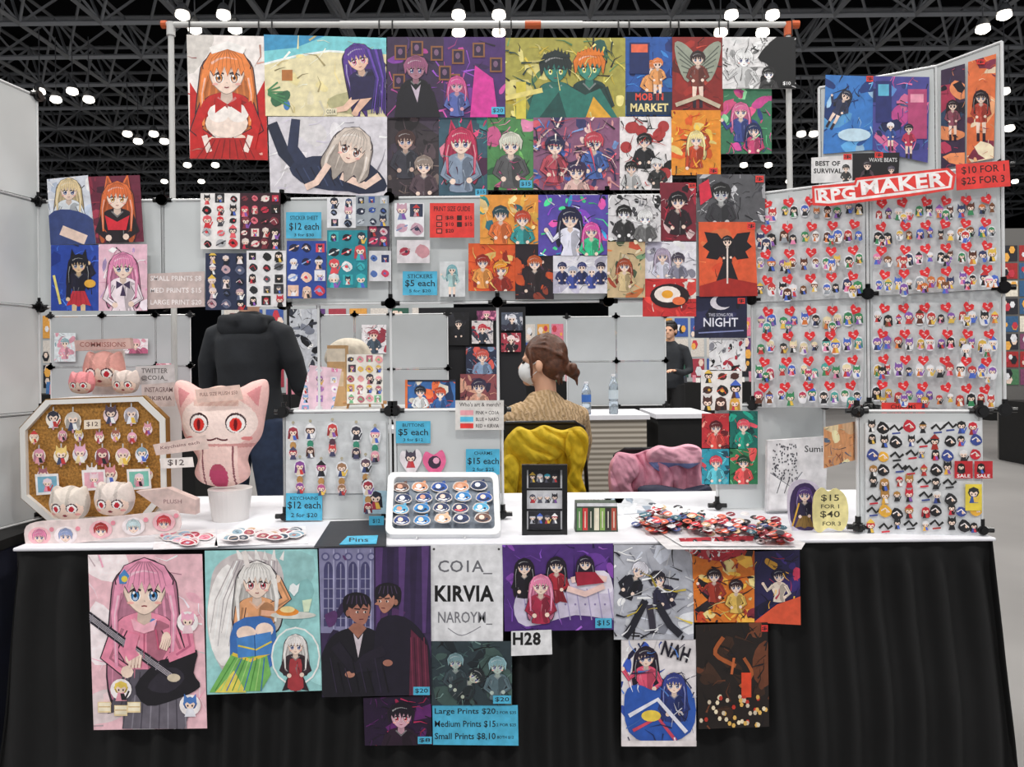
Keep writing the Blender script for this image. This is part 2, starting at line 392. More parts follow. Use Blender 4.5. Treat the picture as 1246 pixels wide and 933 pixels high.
# =================== HALL
obox('floor',(-45,-12,-.1),(45,75,0),M_floor)
obox('ceiling',(-45,-4,15.2),(45,75,15.4),M_ceil)
obox('wall_back',(-45,74,0),(45,74.3,15.2),M_wall)
obox('wall_left',(-45.3,-12,0),(-45,75,15.2),M_wall)
obox('wall_right',(45,-12,0),(45.3,75,15.2),M_wall)
V=[];Fc=[]
def beam(p,q,r): tube(V,Fc,[p,q],r,4,side=(0,0,1) if abs(Vector(q).z-Vector(p).z)<.1 else (1,0,0))
S=2.6; nx=30; ny=25; x0=-S*nx/2; y0=8; zb,zt=12.2,14.2
for i in range(nx+1):
    beam((x0+i*S,y0,zb),(x0+i*S,y0+ny*S,zb),.09); beam((x0+i*S+S/2,y0+S/2,zt),(x0+i*S+S/2,y0+ny*S+S/2,zt),.08)
for j in range(ny+1):
    beam((x0,y0+j*S,zb),(x0+nx*S,y0+j*S,zb),.09); beam((x0+S/2,y0+j*S+S/2,zt),(x0+nx*S+S/2,y0+j*S+S/2,zt),.08)
for i in range(nx):
    for j in range(ny):
        t=(x0+i*S+S/2,y0+j*S+S/2,zt)
        for a in (0,1):
            for b in (0,1): beam((x0+(i+a)*S,y0+(j+b)*S,zb),t,.05)
mkobj('ceiling_truss',V,Fc,M_steel)
# lamps
lamps=[]
for d,us,v in ((18.7,(222,272,558,607,890,940,1222),17),(19.2,(237,286,1196),34),(19.2,(558,607,877,928),38),(24,(48,88,1222),110),(24.6,(68,108),120),(28.7,(155,187,975,990),162),(29.4,(168,200),171),(34,(228,262,905,935,1015),200),(40,(200,245,915,960,1235),220),(26,(1228,),155)):
    for u in us: lamps.append(W(u,v,d))
for p in lamps:
    V=[];Fc=[];mi=[]
    tube(V,Fc,[p+Vector((0,0,z)) for z in (.05,.0,-.08,-.13)],[.12,.17,.17,.10],14); mi+= [0]*len(Fc)
    k=len(Fc); tube(V,Fc,[p+Vector((0,0,z)) for z in (.26,.2,.05)],[.07,.12,.17],12); tube(V,Fc,[p+Vector((0,0,.26)),p+Vector((0,0,12.2-p.z))],.018,6); mi+=[1]*(len(Fc)-k)
    mkobj('high_bay_lamp',V,Fc,[M_lamp,M_house],mi)
def area(x,y,z,s,e,col=(1,.97,.92)):
    l=bpy.data.lights.new('hall_light','AREA'); l.shape='DISK'; l.size=s; l.energy=e; l.color=col
    o=bpy.data.objects.new('hall_light',l); o.location=(x,y,z); sc.collection.objects.link(o)
for x in (-7,0,7):
    for y,e in ((-5,360),(1,290),(7,380),(13,320)): area(x,y,9.2,1.6,e)
w=bpy.data.worlds.new('hall_air'); sc.world=w; w.use_nodes=True
w.node_tree.nodes['Background'].inputs[0].default_value=(.95,.96,1,1); w.node_tree.nodes['Background'].inputs[1].default_value=.58
# =================== TABLE
tab=empty('vendor_table',(0,0,0))
XL,XR,Y0,Y1=X(12,2.02),X(1211,2.02),2.03,2.79
o=obox('table_board',(XL+.04,Y0+.07,.70),(XR-.04,Y1-.01,.742),M_blk,parent=tab)
o=obox('white_top_cloth',(XL,Y0-.008,.740),(XR,Y1,TZ),M_wcloth,.004,parent=tab)
for x in (XL+.15,XR-.15):
    for y in (Y0+.12,Y1-.1):
        V=[];Fc=[]; tube(V,Fc,[(x,y,0),(x,y,.7)],.014,10); mkobj('table_leg',V,Fc,M_metal,parent=tab)
path=[]
N1=60;N2=620
for i in range(N1): path.append((XL,Y1+(Y0-Y1)*i/N1,-1,0))
for i in range(N2+1): path.append((XL+(XR-XL)*i/N2,Y0,0,-1))
for i in range(N1+1): path.append((XR,Y0+(Y1-Y0)*i/N1,1,0))
V=[];Fc=[];NZ=18
for k in range(NZ+1):
    t=k/NZ; z=.741-.735*t
    for i,(x,y,nx_,ny_) in enumerate(path):
        s=i*.0044
        f=math.sin(s*62+1.8*math.sin(s*7)+.6*math.sin(t*4+s*3))*.5+.5; f=f**1.4; g=noise.noise(Vector((s*6,t*2.5,0)))
        am=min(1,t*9)
        if ny_: o=-.004-.02*am+(.036*am)*f+.010*g*am
        else: o=-.006+(.004+.03*t**.8)*f+.012*g*t
        fl=.075*t*(1 if nx_ else 0)
        xx=x+nx_*(o+fl)+(0 if nx_ else (x/1.35)*.075*t*min(1,abs(x)/1.35)**3)
        V.append((xx,y+ny_*o+.006*(1 if ny_ else 0),z))
n=len(path)
for k in range(NZ):
    for i in range(n-1): Fc.append((k*n+i,k*n+i+1,(k+1)*n+i+1,(k+1)*n+i))
mkobj('black_table_skirt',V,Fc,M_cloth,smooth=True,parent=tab)
nt=empty('neighbor_table'); obox('neighbor_top',(-3.4,2.0,.72),(-1.47,2.75,.748),M_cloth,parent=nt); obox('neighbor_drape',(-3.4,2.02,.0),(-1.475,2.74,.72),mat('navy_drape','#12162b',.8,noise_s=8,noise_a=.4),parent=nt)
# =================== GRID PANELS
Z=[.75,1.095,1.44,1.785,2.13]
A0=(X(48,2.42),2.42); A1=(A0[0]-.06,2.09)
for i in range(4): grid(A1,A0,Z[i],Z[i+1])
xs=[A0[0],X(200,2.42),X(345,2.42),X(476,2.42),X(606,2.42),X(741,2.42),X(872,2.42)]
for i in range(6): grid((xs[i],2.42),(xs[i+1],2.42),Z[2],Z[3])
R0,R1,R2=(.79,2.43),(1.085,2.25),(1.391,2.09)
for r in (1,2): grid(R0,R1,Z[r],Z[r+1]); grid(R1,R2,Z[r],Z[r+1])
Q0,Q1=(X(1046,2.08),2.10),(X(1198,2.03),2.05)
grid(Q0,Q1,Z[0],Z[1]); grid(Q0,R1,Z[0],Z[1]); grid((xs[6],2.43),(X(1002,2.43),2.43),Z[0],Z[1])
grid((xs[6],2.43),(X(872,2.77),2.77),Z[0],Z[1],knobs=False)
U0,U1,U2=(X(1000,2.42),2.42),(X(1143,2.25),2.25),(X(1223,2.08),2.08)
grid(U0,U1,Z[3],Z[4],knobs=False); grid(U1,U2,Z[3],Z[4],knobs=False)
K0,K1=(X(345,2.33),2.33),(X(474,2.33),2.33)
grid(K0,K1,Z[0],Z[1]); grid(K0,(K0[0],2.67),Z[0],Z[1],knobs=False); 
K2,K3=(X(480,2.33),2.33),(X(610,2.33),2.33)
grid(K2,K3,Z[0],Z[1])
obox('shelf_panel',(K0[0],2.335,Z[1]-.004),(K3[0],2.67,Z[1]),M_white)
V=[];Fc=[]
for u in (388,476,606):
    tube(V,Fc,[(X(u,2.42),2.42,Z[1]),(X(u,2.42),2.42,Z[2])],.0045,8)
mkobj('grid_frame_rods',V,Fc,M_rod)
# =================== POLE + POSTER LINE
V=[];Fc=[];mi=[]
def seg_(p,q,r,m,s=12):
    k=len(Fc); tube(V,Fc,[p,q],r,s); mi.extend([m]*(len(Fc)-k))
dp=2.84
pa,pb=W(197,30,dp),W(972,30,dp)
seg_(pa,pb,.011,0); seg_(pa+(pb-pa)*.28,pa+(pb-pa)*.66,.0135,0)
for f,g in ((.0,.008),(.57,.595),(.988,1)): seg_(pa+(pb-pa)*f,pa+(pb-pa)*g,.015,1)
for u in (208,959):
    p=W(u,34,dp); seg_(Vector((p.x,p.y,0)),p,.011,0); seg_(Vector((p.x,p.y,p.z-.03)),p+Vector((0,0,.02)),.016,1 if u>900 else 0)
    seg_(Vector((p.x-.2,p.y+.1,.02)),Vector((p.x+.2,p.y+.1,.02)),.015,0); seg_(Vector((p.x,p.y,.02)),Vector((p.x,p.y+.3,.02)),.015,0)
for u in (232,316,332,462,478,608,622,752,765,815,825,874,885,962):
    q=W(u,30,dp); seg_(q+Vector((0,-.012,.012)),q+Vector((0,-.014,-.045)),.003,2,6)
mkobj('backdrop_stand',V,Fc,[M_metal,M_orange,M_blk],mi)
k=0
def T_(): 
    global k; k+=1; return PD(2.825-.003*(k%5))
# T1
c=Cv('art_print',[(227,42),(322,44),(326,195),(231,193)],T_(),'#f4ece8')
c.poly([(231,195),(231,100),(250,130),(262,195)],'#c8201f'); c.poly([(326,195),(326,90),(300,140),(292,195)],'#c8201f'); c.blob([(227,42),(260,42),(250,70),(230,90)],'#d8d2cc'); detail(c,['#b01a18','#f8f0ec','#d8a090'],30,1)
girl(c,276,90,25,'#f08a45','#c32420',eye='#c87a30',lg=1.2,tie='#a01818',apron='#f6efe8')
c.ell(276,150,26,18,'#f7e3d6'); c.ell(266,138,13,11,'#fbf2ec'); c.ell(290,138,13,11,'#fbf2ec'); c.poly([(262,118),(277,127),(262,138)],'#c01a1a'); c.poly([(294,118),(277,127),(294,138)],'#c01a1a')
c.poly([(235,193),(258,168),(300,168),(322,195)],'#b81f1d'); c.poly([(255,58),(277,50),(300,58),(296,66),(277,60),(258,66)],'#f8f4f0')
for q in (-1,1): c.line([(277+q*24,125),(277+q*36,150),(277+q*30,180)],11,'#c8201f',w2=8); c.line([(277+q*28,165),(277+q*22,185)],7,'#f6e4da')
for i in range(8): c.line([(240+i*10,193),(256+i*6,170)],1.2,'#801412')
c.done()
# T2 beach
c=Cv('art_print',[(321,42),(470,46),(470,142),(323,141)],T_(),'#eadfb4')
c.poly([(321,42),(470,42),(470,66),(400,62),(321,78)],'#7fd0d8'); c.poly([(321,42),(400,42),(360,58),(321,62)],'#3f97c4'); c.line([(321,78),(360,68),(400,62),(430,64)],2.5,'#f4faf8'); splat(c,['#e6d6a0','#f0e6c4','#dccf98'],8,3,.15); detail(c,['#d8c890','#f4ecd0','#b8a878'],24,2)
c.blob([(330,118),(350,110),(352,120),(335,130)],'#3c6c4c'); c.ell(349,128,4,6,'#4a7fc0'); c.rect(343,85,356,98,'#b8743c'); c.ell(438,125,40,14,'#b9b488')
for i in range(6): c.line([(326,110+i),(338+i*3,100+i*6)],2,'#4c8a5a')
girl(c,436,72,15,'#5c3a96','#2a2450',skin='#f0c8b0',lg=2.6,eye='#d04080',rot=-.25,pose=2)
c.line([(440,112),(420,132),(400,136)],10,'#f0c8b0',w2=5); c.line([(448,116),(430,140)],11,'#e8bca4',w2=6); c.poly([(425,95),(455,92),(462,118),(428,122)],'#26204a')
for i in range(7): c.line([(445+i*3,60),(458+i*2,95),(452+i*3,138)],3,['#40307a','#6a48b0','#352868'][i%3],w2=1)
tag(c,403,136,14,8,'#e8e0c0','CO1A'); c.done()
# T4 gallery
c=Cv('art_print',(471,45,615,143),T_(),'#4a2a6a')
c.rect(471,45,540,143,'#3a2848'); splat(c,['#5c3a86','#7a3a96','#34204e','#c04a9a'],10,5,.2); detail(c,['#8a4ab0','#2a1838','#c050a0','#604080'],40,4)
for x,y in ((480,55),(500,50),(524,56),(550,60),(575,52),(596,70),(545,90),(478,90),(534,80)):
    c.rect(x,y,x+15,y+18,'#8a5a3a'); c.rect(x+2,y+2,x+13,y+16,'#2b1a38'); c.ell(x+7,y+8,3,4,'#7a5a78',8)
girl(c,506,84,13,'#9a5a7c','#121018',skin='#a87888',short=1,smile=0); c.poly([(480,143),(484,112),(506,102),(528,112),(536,143)],'#15131c'); c.poly([(500,103),(506,110),(512,103),(508,125)],'#c8b8c8')
girl(c,556,104,9,'#d85a98','#5a6ab0',skin='#e0a0b0',lg=.6); c.poly([(572,143),(578,80),(600,96),(606,143)],'#d83c9c'); tag(c,606,135,16,9,CY,'$20'); c.done()
# T3 lying
c=Cv('art_print',[(326,142),(471,142),(471,239),(329,234)],T_(),'#d9d5dc')
splat(c,['#e8e4e8','#cfc9d4','#f2eef0'],9,7,.3); detail(c,['#c0bac8','#f4f0f4'],24,5)
c.line([(331,150),(345,185),(365,205)],13,'#20283e',w2=16); c.line([(360,145),(356,180),(372,205)],11,'#2c3450',w2=16)
c.blob([(352,205),(380,190),(420,195),(450,215),(440,232),(380,228)],'#28314c'); c.blob([(395,190),(425,185),(462,210),(468,232),(420,232)],'#1f2740')
for i in range(7): c.line([(360+i*9,205-i),(372+i*9,226)],1.4,['#141a2c','#3e4a6c'][i%2])
c.line([(415,214),(445,226),(462,214)],9,'#f3d4c4'); 
girl(c,428,180,20,'#d8cabf','#2a3350',rot=.35,body=0,lg=.1,eye='#8a5040'); c.line([(400,200),(385,222),(372,228)],8,'#f3d4c4'); c.done()
prt((471,143,535,238),T_(),'#3b3338',['#5a4a50','#2a2428','#7a6a64','#453a4a'],[(.35,.3,.17,'#4a3230','#3a3a44',{'short':1,'skin':'#d8b8a8'}),(.7,.62,.16,'#9a8a80','#5a4850',{'short':1})],seed=12,dt=50).done()
prt((534,143,594,238),T_(),'#3a5a6a',['#e04a7a','#3a8a8a','#502a4a','#e88aa0'],[(.45,.32,.24,'#c8365e','#8a9ab0',{'ears':1,'lg':1.4})],seed=13,tg=(585,234,13,8,CY,'$15')).done()
c=prt((615,46,761,145),T_(),'#a8a04a',['#d8cc5c','#5a8a5a','#c8b040','#2a5a50','#e8dc8a'],(),n=20,seed=14,dt=60,big=.25)
for x,y,h_,t_,sk in ((676,84,'#1d2a2a','#2a6a60','#2f7d70'),(717,82,'#e07a28','#22403c','#3d8a78')):
    girl(c,x,y,17,h_,t_,skin=sk,short=1,eye='#d8d860')
    for i in range(8): c.poly([(x-16+i*4,y-14),(x-14+i*4.3,y-27+abs(i-4)*2),(x-10+i*4,y-14)],h_)
c.poly([(640,145),(650,112),(690,104),(712,116),(730,108),(752,145)],'#2c7468'); c.poly([(655,145),(680,112),(690,145)],'#1c4c48'); c.poly([(712,145),(722,118),(745,145)],'#e0a838'); c.rect(628,100,640,145,'#d8c850'); c.line([(615,120),(660,110)],6,'#e8d880'); detail(c,['#1d3a3a','#e8dc8a'],14,9); c.done()
prt((593,143,650,231),T_(),'#4f8a52',['#c85a8a','#7ac06a','#2a5a3a','#e08ab0'],[(.5,.38,.22,'#d8d8c8','#5a5a5c',{'short':1})],seed=15,tg=(640,224,15,9,CY,'$15')).done()
c=prt((649,143,754,231),T_(),'#8a5a7a',['#4a6ab8','#d05a6a','#e0a0a0','#3a3a6a','#7a9ad0','#f0d0c8'],[(.25,.4,.1,'#2a2a50','#c05060',{'short':1}),(.7,.35,.1,'#c84858','#4a6ab0',{'short':1}),(.5,.75,.1,'#3a2a50','#e8c0b8',{'short':1})],n=60,seed=16,big=.16,dt=60);detail(c,['#202040','#f0d0c8','#c84858'],50,77);c.done()
c=prt((759,45,820,141),T_(),'#2a5aa8',['#1a3a80','#3a80c8','#20306a'],[(.55,.4,.13,'#e08040','#e8a060',{'legs':1,'short':1})],n=10,seed=17)
c.rect(766,52,790,90,'#1a2a60'); c.rect(768,54,788,64,'#e86a4a'); c.rect(762,112,818,140,'#16304a'); c.text('MOB IN',790,118,34,9,'#e84a3a',bold=True); c.text('MARKET',790,131,46,10,'#f0e0a0',bold=True); girl(c,800,78,6,'#e08040','#e8a060',short=1,legs=1); c.done()
c=prt((818,45,880,135),T_(),'#8a2420',['#a83028','#5a1818','#c84a38'],(),n=8,seed=18)
for q in (-1,1):
    c.blob([(849,75),(849+q*14,55),(849+q*28,52),(849+q*24,80),(849+q*12,100)],'#9aa090')
    for i in range(5): c.line([(849+q*4,78+i*3),(849+q*(26-i*2),56+i*8)],1.4,'#5a6058')
girl(c,849,72,8,'#3a2a2a','#7a3a30',legs=1,short=1); c.line([(822,128),(850,118),(876,130)],5,'#c8b8a0'); c.done()
c=Cv('art_print',(879,45,968,108),T_(),'#e8e6e6'); splat(c,['#ffffff','#b8b8b8','#d8d8d8','#707070'],14,19,.2); detail(c,['#202020','#808080','#fff'],60,19); c.blob([(945,45),(968,45),(968,108),(925,100),(935,80),(922,70)],'#0c0c0e')
girl(c,905,72,10,'#f4f4f4','#d8d8d8',short=1,skin='#fafafa',pose=1); girl(c,935,90,7,'#202020','#404040',short=1,skin='#ffffff'); detail(c,['#202020','#c8c8c8'],20,20); tag(c,957,102,12,8,'#222','$10','#fff'); c.done()
c=prt((753,142,818,231),T_(),'#efeaea',['#d8d8d8','#1a1a1a'],(),n=8,seed=20,big=.2)
r=random.Random(4)
for i in range(13): c.ell(758+r.random()*56,147+r.random()*80,7,7,'#b03a3a'); 
girl(c,784,172,8,'#181818','#202024',legs=0,short=1); girl(c,800,200,7,'#f0f0f0','#303030',short=1); girl(c,768,205,7,'#181818','#c8c8c8',short=1); detail(c,['#181818','#a02020'],26,6); c.done()
prt((817,134,877,213),T_(),'#e8902a',['#f8c850','#d85a20','#fbe088','#b83a18','#f0a838'],[(.5,.45,.14,'#fbe8a0','#c84820',{'pose':2})],n=24,seed=21,big=.3,tg=(868,208,10,7,RD,'$')).done()
prt((876,108,939,187),T_(),'#3a7a58',['#e05a8a','#5ac080','#2a3a7a','#90d8a0','#c84890'],[(.4,.35,.14,'#e070a0','#3a4a90',{'pose':1}),(.65,.65,.12,'#203060','#d04878',{})],n=20,seed=22).done()
# =================== prints on middle grid
k=0
def G_():
    global k; k+=1; return PD(2.396-.0025*(k%5))
c=prt([(57,218),(107,213),(117,297),(62,298)],G_(),'#e0e4ee',['#f0e8e0','#c8d4e8','#ffffff'],(),n=8,seed=30)
girl(c,84,232,12,'#f0d8a8','#e8eef4',lg=1.0); c.blob([(60,262),(85,255),(115,268),(117,297),(62,298)],'#3a4a80'); c.line([(75,280),(105,292)],12,'#f4d8c8'); c.done()
c=prt([(107,215),(170,213),(175,294),(117,296)],G_(),'#6a1f38',['#8a2a40','#40142a','#a83850'],(),n=10,seed=31)
girl(c,143,240,15,'#e0703a','#20141c',lg=1.6,eye='#e0a030',ears=1); c.poly([(128,262),(143,270),(158,262),(154,280),(132,280)],'#d82838'); c.done()
c=prt((62,298,122,378),G_(),'#2848a8',['#3860c8','#1c3488','#4a80e0'],(),n=8,seed=32); girl(c,96,322,10,'#101020','#181830',ears=1,skin='#e8c8a0',legs=1,bot='#c83040',pose=2); c.line([(66,335),(74,370)],3,'#f0e080'); c.ell(110,345,7,5,'#e8b040'); c.done()
c=prt((120,297,179,378),G_(),'#ecc0d0',['#f8e0ea','#e8a0c0','#ffffff','#b8a0d0'],(),n=12,seed=33); girl(c,150,325,14,'#e890b8','#f8e8f0',lg=1.4,tie='#403050'); c.done()
c=Cv('price_sign',[(178,333),(249,330),(249,373),(180,376)],G_(),'#c9b6b2')
for i,t in enumerate(('SMALL PRINTS $8','MED PRINTS $15','LARGE PRINT $20')): c.text(t,214,339+i*14.5,62,7,'#f6eeee'); 
c.done()
def sheet(box,bg,cols,seed,nx,ny,nm='sticker_sheet',pl=None,lift=0):
    c=Cv(nm,box,pl or G_(),bg,lift=lift); r=random.Random(seed)
    for i in range(nx):
        for j in range(ny):
            x=c.x0+c.w*(i+.5)/nx+r.uniform(-1,1); y=c.y0+c.h*(j+.5)/ny+r.uniform(-1,1); s=min(c.w/nx,c.h/ny)*(.3+.14*r.random()); q=r.random(); col=r.choice(cols)
            if q<.32: chibi(c,x,y-s*.3,s*.85,r.choice(cols),r.choice(cols),white=0)
            elif q<.5: c.rect(x-s,y-s*1.1,x+s,y+s*.9,col); chibi(c,x,y-s*.2,s*.5,r.choice(cols),r.choice(cols),white=0)
            elif q<.78:
                c.blob([(x-s,y),(x-s*.3,y-s),(x+s*.8,y-s*.5),(x+s,y+s*.4),(x,y+s)],col,2); c.ell(x,y,s*.4,s*.3,r.choice(cols),8); c.line([(x-s,y+s*.2),(x,y-s*.5),(x+s*.6,y+s*.5)],s*.15,r.choice(cols))
            else: c.ell(x,y,s,s*.8,col,10); c.line([(x-s,y+s*.5),(x+s,y-s*.5)],s*.25,r.choice(cols)); c.ell(x+s*.3,y,s*.3,s*.3,r.choice(cols),6)
    return c
sheet((244,235,292,303),'#eeeae8',['#d83038','#181418','#e86068','#404048','#b8b8bc'],40,3,5).done()
sheet((292,235,341,303),'#3a1624',['#c83048','#e8d8d0','#181010','#e87080','#80303c'],41,4,5).done()
sheet((250,308,301,377),'#252e4c',['#c8a8b0','#58607c','#e8d8d8','#8a3a50','#101828'],42,3,5).done()
sheet((300,305,348,373),'#e8e6e8',['#181818','#c83040','#606068','#2a2a30'],43,3,5,).done()
c=Cv('price_sign',(348,258,391,290),G_(),CY); c.text('STICKER SHEET',370,265,34,5,'#12303c'); c.text('$12 each',370,276,36,10,'#101820'); c.text('3 for $30',370,286,24,4,'#12303c'); c.done()
sheet((398,240,433,277),'#e6e6ea',['#4a5a80','#d8a0b0','#101828','#8090b0'],44,2,3).done()
sheet((433,238,473,275),'#98a0a8',['#202840','#e8e8f0','#3858a8','#c0c8d0'],45,3,3).done()
sheet((349,293,397,363),'#2c4a9c',['#e8e8f0','#181c40','#d84050','#88a8e0','#f0c8b0'],46,3,4).done()
sheet((398,280,447,350),'#1f8a98',['#101828','#e05058','#e8e8e8','#203848','#38b0b8'],47,3,4).done()
sheet((447,275,474,300),'#4a3850',['#c83860','#e0c8d0','#201828'],48,2,2).done()
sheet((449,305,476,342),'#d8d8dc',['#203060','#d04060','#5070b0'],49,2,2).done()
sheet((480,247,516,288),'#e8e8ec',['#8090b8','#c8a0b0','#303850'],50,2,2).done()
sheet((483,292,523,320),'#dcd6da',['#a83048','#383040','#c89098'],51,2,1).done()
c=Cv('price_sign',(523,247,577,289),G_(),RD); c.text('PRINT SIZE GUIDE',550,254,44,6,'#301010')
for i in range(3):
    c.rect(531,262+i*8,538,268+i*8,'#301010'); c.rect(532,263+i*8,537,267+i*8,'#f06058'); c.text(['$8 ','$10','$20'][i],547,265+i*8,10,5,'#301010'); 
    if i<2: c.rect(556,262+i*8,562,268+i*8,'#301010'); c.text('$15',570,265+i*8,9,5,'#301010')
c.done()
c=Cv('price_sign',(490,330,532,359),G_(),CY); c.text('STICKERS',511,336,30,5,'#12303c'); c.text('$5 each',511,345,36,9,'#101820'); c.text('5 for $20',511,354,26,4,'#12303c'); c.done()
c=Cv('sticker_sheet',(535,318,566,361),G_(),'#d3d6d8'); girl(c,550,328,5,'#7ab0b8','#a8c8c8',pose=1,legs=1); c.done()
prt((584,237,656,297),G_(),'#e89a40',['#3aa8a0','#f0b850','#d85a38','#2a6a78','#f8d898'],[(.35,.4,.12,'#284850','#e8783a',{'short':1}),(.72,.5,.12,'#c84a30','#38a0a0',{'short':1})],n=24,seed=60,big=.25).done()
prt((655,237,741,311),G_(),'#5a4aa8',['#e85ab0','#48d890','#181838','#e8e8f8','#38a8e0','#8a48c8'],[(.45,.4,.13,'#1a1a40','#e8e8f8',{'pose':1}),(.75,.6,.1,'#e85ab0','#38c890',{})],n=26,seed=61,big=.25,dt=50).done()
prt((740,237,804,294),G_(),'#d8d6d8',['#202022','#ffffff','#8a8a8e','#404044'],[(.3,.4,.13,'#181818','#303030',{'short':1,'skin':'#f4f4f4'}),(.7,.5,.13,'#e8e8e8','#707070',{'short':1,'skin':'#fafafa'})],n=26,seed=62,big=.2,dt=60).done()
prt((803,222,847,294),G_(),'#7a2030',['#201018','#c83048','#e8c8c8'],[(.5,.32,.22,'#181018','#2a1820',{'short':1})],n=12,seed=63,tg=(842,226,9,6,RD,'$8')).done()
c=prt((848,212,931,271),PD(2.395),'#5a5a5e',['#a8a8ac','#2a2a2e','#d0d0d4','#404046'],[(.35,.4,.13,'#222','#3a3a3e',{'short':1,'skin':'#c8c8c8'})],n=18,seed=64,big=.25,tg=(924,218,10,8,RD,'$'),dt=60);c.poly([(850,225),(862,218),(866,240),(852,250)],'#d83048'); c.done()
prt((570,296,628,354),G_(),'#e05a28',['#f89838','#c83020','#f8d078','#982818'],[(.3,.4,.13,'#a02818','#f0a050',{'short':1}),(.68,.55,.14,'#f0a030','#a83020',{'short':1})],n=20,seed=65,big=.25).done()
prt((627,297,674,364),G_(),'#241820',['#d8582a','#483040','#181018','#8a3a28'],[(.5,.35,.17,'#c86030','#2a1c20',{'short':1,'pose':2})],n=10,seed=66).done()
c=prt((673,310,740,357),G_(),'#e4e2ea',['#f8f8fa','#c0bcd0'],(),n=6,seed=67)
for i,(x,hc) in enumerate(((684,'#202858'),(697,'#a8b0c8'),(708,'#283070'),(720,'#c8c8d8'),(731,'#201838'))): girl(c,x,325+(i%2)*5,5,hc,['#283060','#4050a0'][i%2],short=1)
c.done()
prt((739,292,785,362),G_(),'#c8b088',['#e08048','#7aa078','#e8d8b8','#4a5a40','#b04830'],[(.45,.45,.16,'#a84828','#d8c090',{'pose':1})],n=16,seed=68,big=.3).done()
c=prt((784,293,847,339),G_(),'#e6e4ec',['#c8c4d8','#ffffff','#9a98a8'],[(.35,.4,.12,'#b8a8c0','#d8d8e8',{}),(.65,.5,.11,'#484050','#88889a',{'short':1})],n=8,seed=69); c.done()
c=prt((782,339,847,385),G_(),'#c83030',['#e84840','#8a1c20','#e8e0d8'],(),n=8,seed=70); c.ell(815,360,24,15,'#241418'); c.ell(812,358,16,10,'#f4e8e0'); c.ell(812,358,7,5,'#f0a830'); c.ell(826,366,8,5,'#e87040'); c.done()
c=prt([(850,270),(918,270),(922,360),(851,361)],PD(2.393),'#e05c34',['#e87848','#d04828'],(),n=5,seed=71,dt=6)
for q in (-1,1): c.poly([(885,300),(885+q*12,284),(885+q*28,282),(885+q*24,294),(885+q*30,300),(885+q*22,306),(885+q*26,314),(885+q*12,316)],'#141018')
girl(c,885,294,6,'#18141c','#18141c',legs=1); c.poly([(865,360),(880,318),(890,318),(905,360)],'#18141c'); c.poly([(851,361),(922,361),(922,345),(885,338),(851,348)],'#a82820'); c.line([(885,300),(885,345)],2,'#e8d8d0'); tag(c,914,275,10,8,RD,'$'); c.done()
c=prt((845,360,909,411),PD(2.397),'#1c1f3c',['#2a2c50','#14162c'],(),n=6,seed=72,dt=6); c.ell(877,368,13,9,'#d8d4dc'); c.ell(882,366,11,8,'#1c1f3c'); c.text('THIS SONG FOR',877,383,30,4,'#c8c8d8'); c.text('NIGHT',877,392,42,11,'#e8e8f4'); c.line([(850,405),(905,402)],1.5,'#8890c0'); tag(c,902,366,9,7,RD,'$'); c.done()
PS=PD(2.404)
c=Cv('sticker_sheet',(863,410,907,451),PS,'#e8e8ea')
splat(c,['#202024','#a82838','#808088','#ffffff','#101012'],26,73,.2); detail(c,['#101012','#fff','#a82838'],30,3); c.done()
sheet((853,450,903,499),'#ece8e4',['#e05838','#202020','#e8b048','#503028','#c83048'],74,3,3,pl=PS).done()
for b,bg,p_,s_ in (((854,503,888,546),'#c03038',['#e05048','#601820','#f0a090'],75),((887,500,922,546),'#146a60',['#20a088','#e85868','#0c3838'],76),((854,545,888,589),'#2e9ab0',['#60c8d8','#e85060','#184858'],77),((887,545,922,589),'#2a7a50',['#e85858','#184830','#70c090'],78)):
    prt(b,PD(2.41),bg,p_,[(.5,.4,.2,p_[1],p_[0],{'short':1,'legs':0})],n=9,seed=s_).done()
# upper right prints
PU=PV(U0,U1)
c=prt([(1005,92),(1064,94),(1062,183),(1002,188)],PU,'#3a7cc8',['#60a8e0','#2858a0','#a8d0f0','#1a3878'],(),n=14,seed=80,lift=.008); girl(c,1030,118,6,'#202840','#303858',legs=1,pose=1,rot=.5); c.ell(1040,165,20,8,'#c8e4f4'); tag(c,1059,97,9,7,RD,'$'); c.done()
c=prt([(1063,94),(1131,95),(1129,199),(1062,184)],PU,'#4a4a98',['#283878','#c04a90','#5888c8','#e878a8','#202858'],(),n=18,seed=81,lift=.011,big=.25,dt=50)
c.rect(1066,100,1085,150,'#283070'); c.rect(1069,104,1082,118,'#60b8d8'); c.rect(1105,110,1128,170,'#b84878'); c.rect(1108,116,1124,126,'#f0a0b8'); girl(c,1106,158,5,'#181828','#c83858',legs=1,short=1); girl(c,1084,155,4,'#e8e8f0','#3858a0',legs=1,short=1); c.done()
c=Cv('art_print',[(988,193),(1038,190),(1038,222),(988,224)],PU,'#e4e2e2',lift=.014); c.text('BEST OF',1008,200,30,6,'#202020',bold=True); c.text('SURVIVAL',1008,209,34,6,'#202020',bold=True); girl(c,1030,206,4,'#303030','#404040',short=1); tag(c,1032,192,10,7,RD,'$'); c.done()
c=Cv('art_print',[(1038,188),(1095,187),(1094,213),(1038,221)],PU,'#141216',lift=.017); c.text('WAVE BEATS',1075,196,34,5,'#d8d8d8'); girl(c,1056,203,5,'#302830','#504048',short=1); girl(c,1085,208,4,'#504858','#303038',short=1); tag(c,1070,190,10,7,RD,'$'); c.done()
PW=PV(U1,U2)
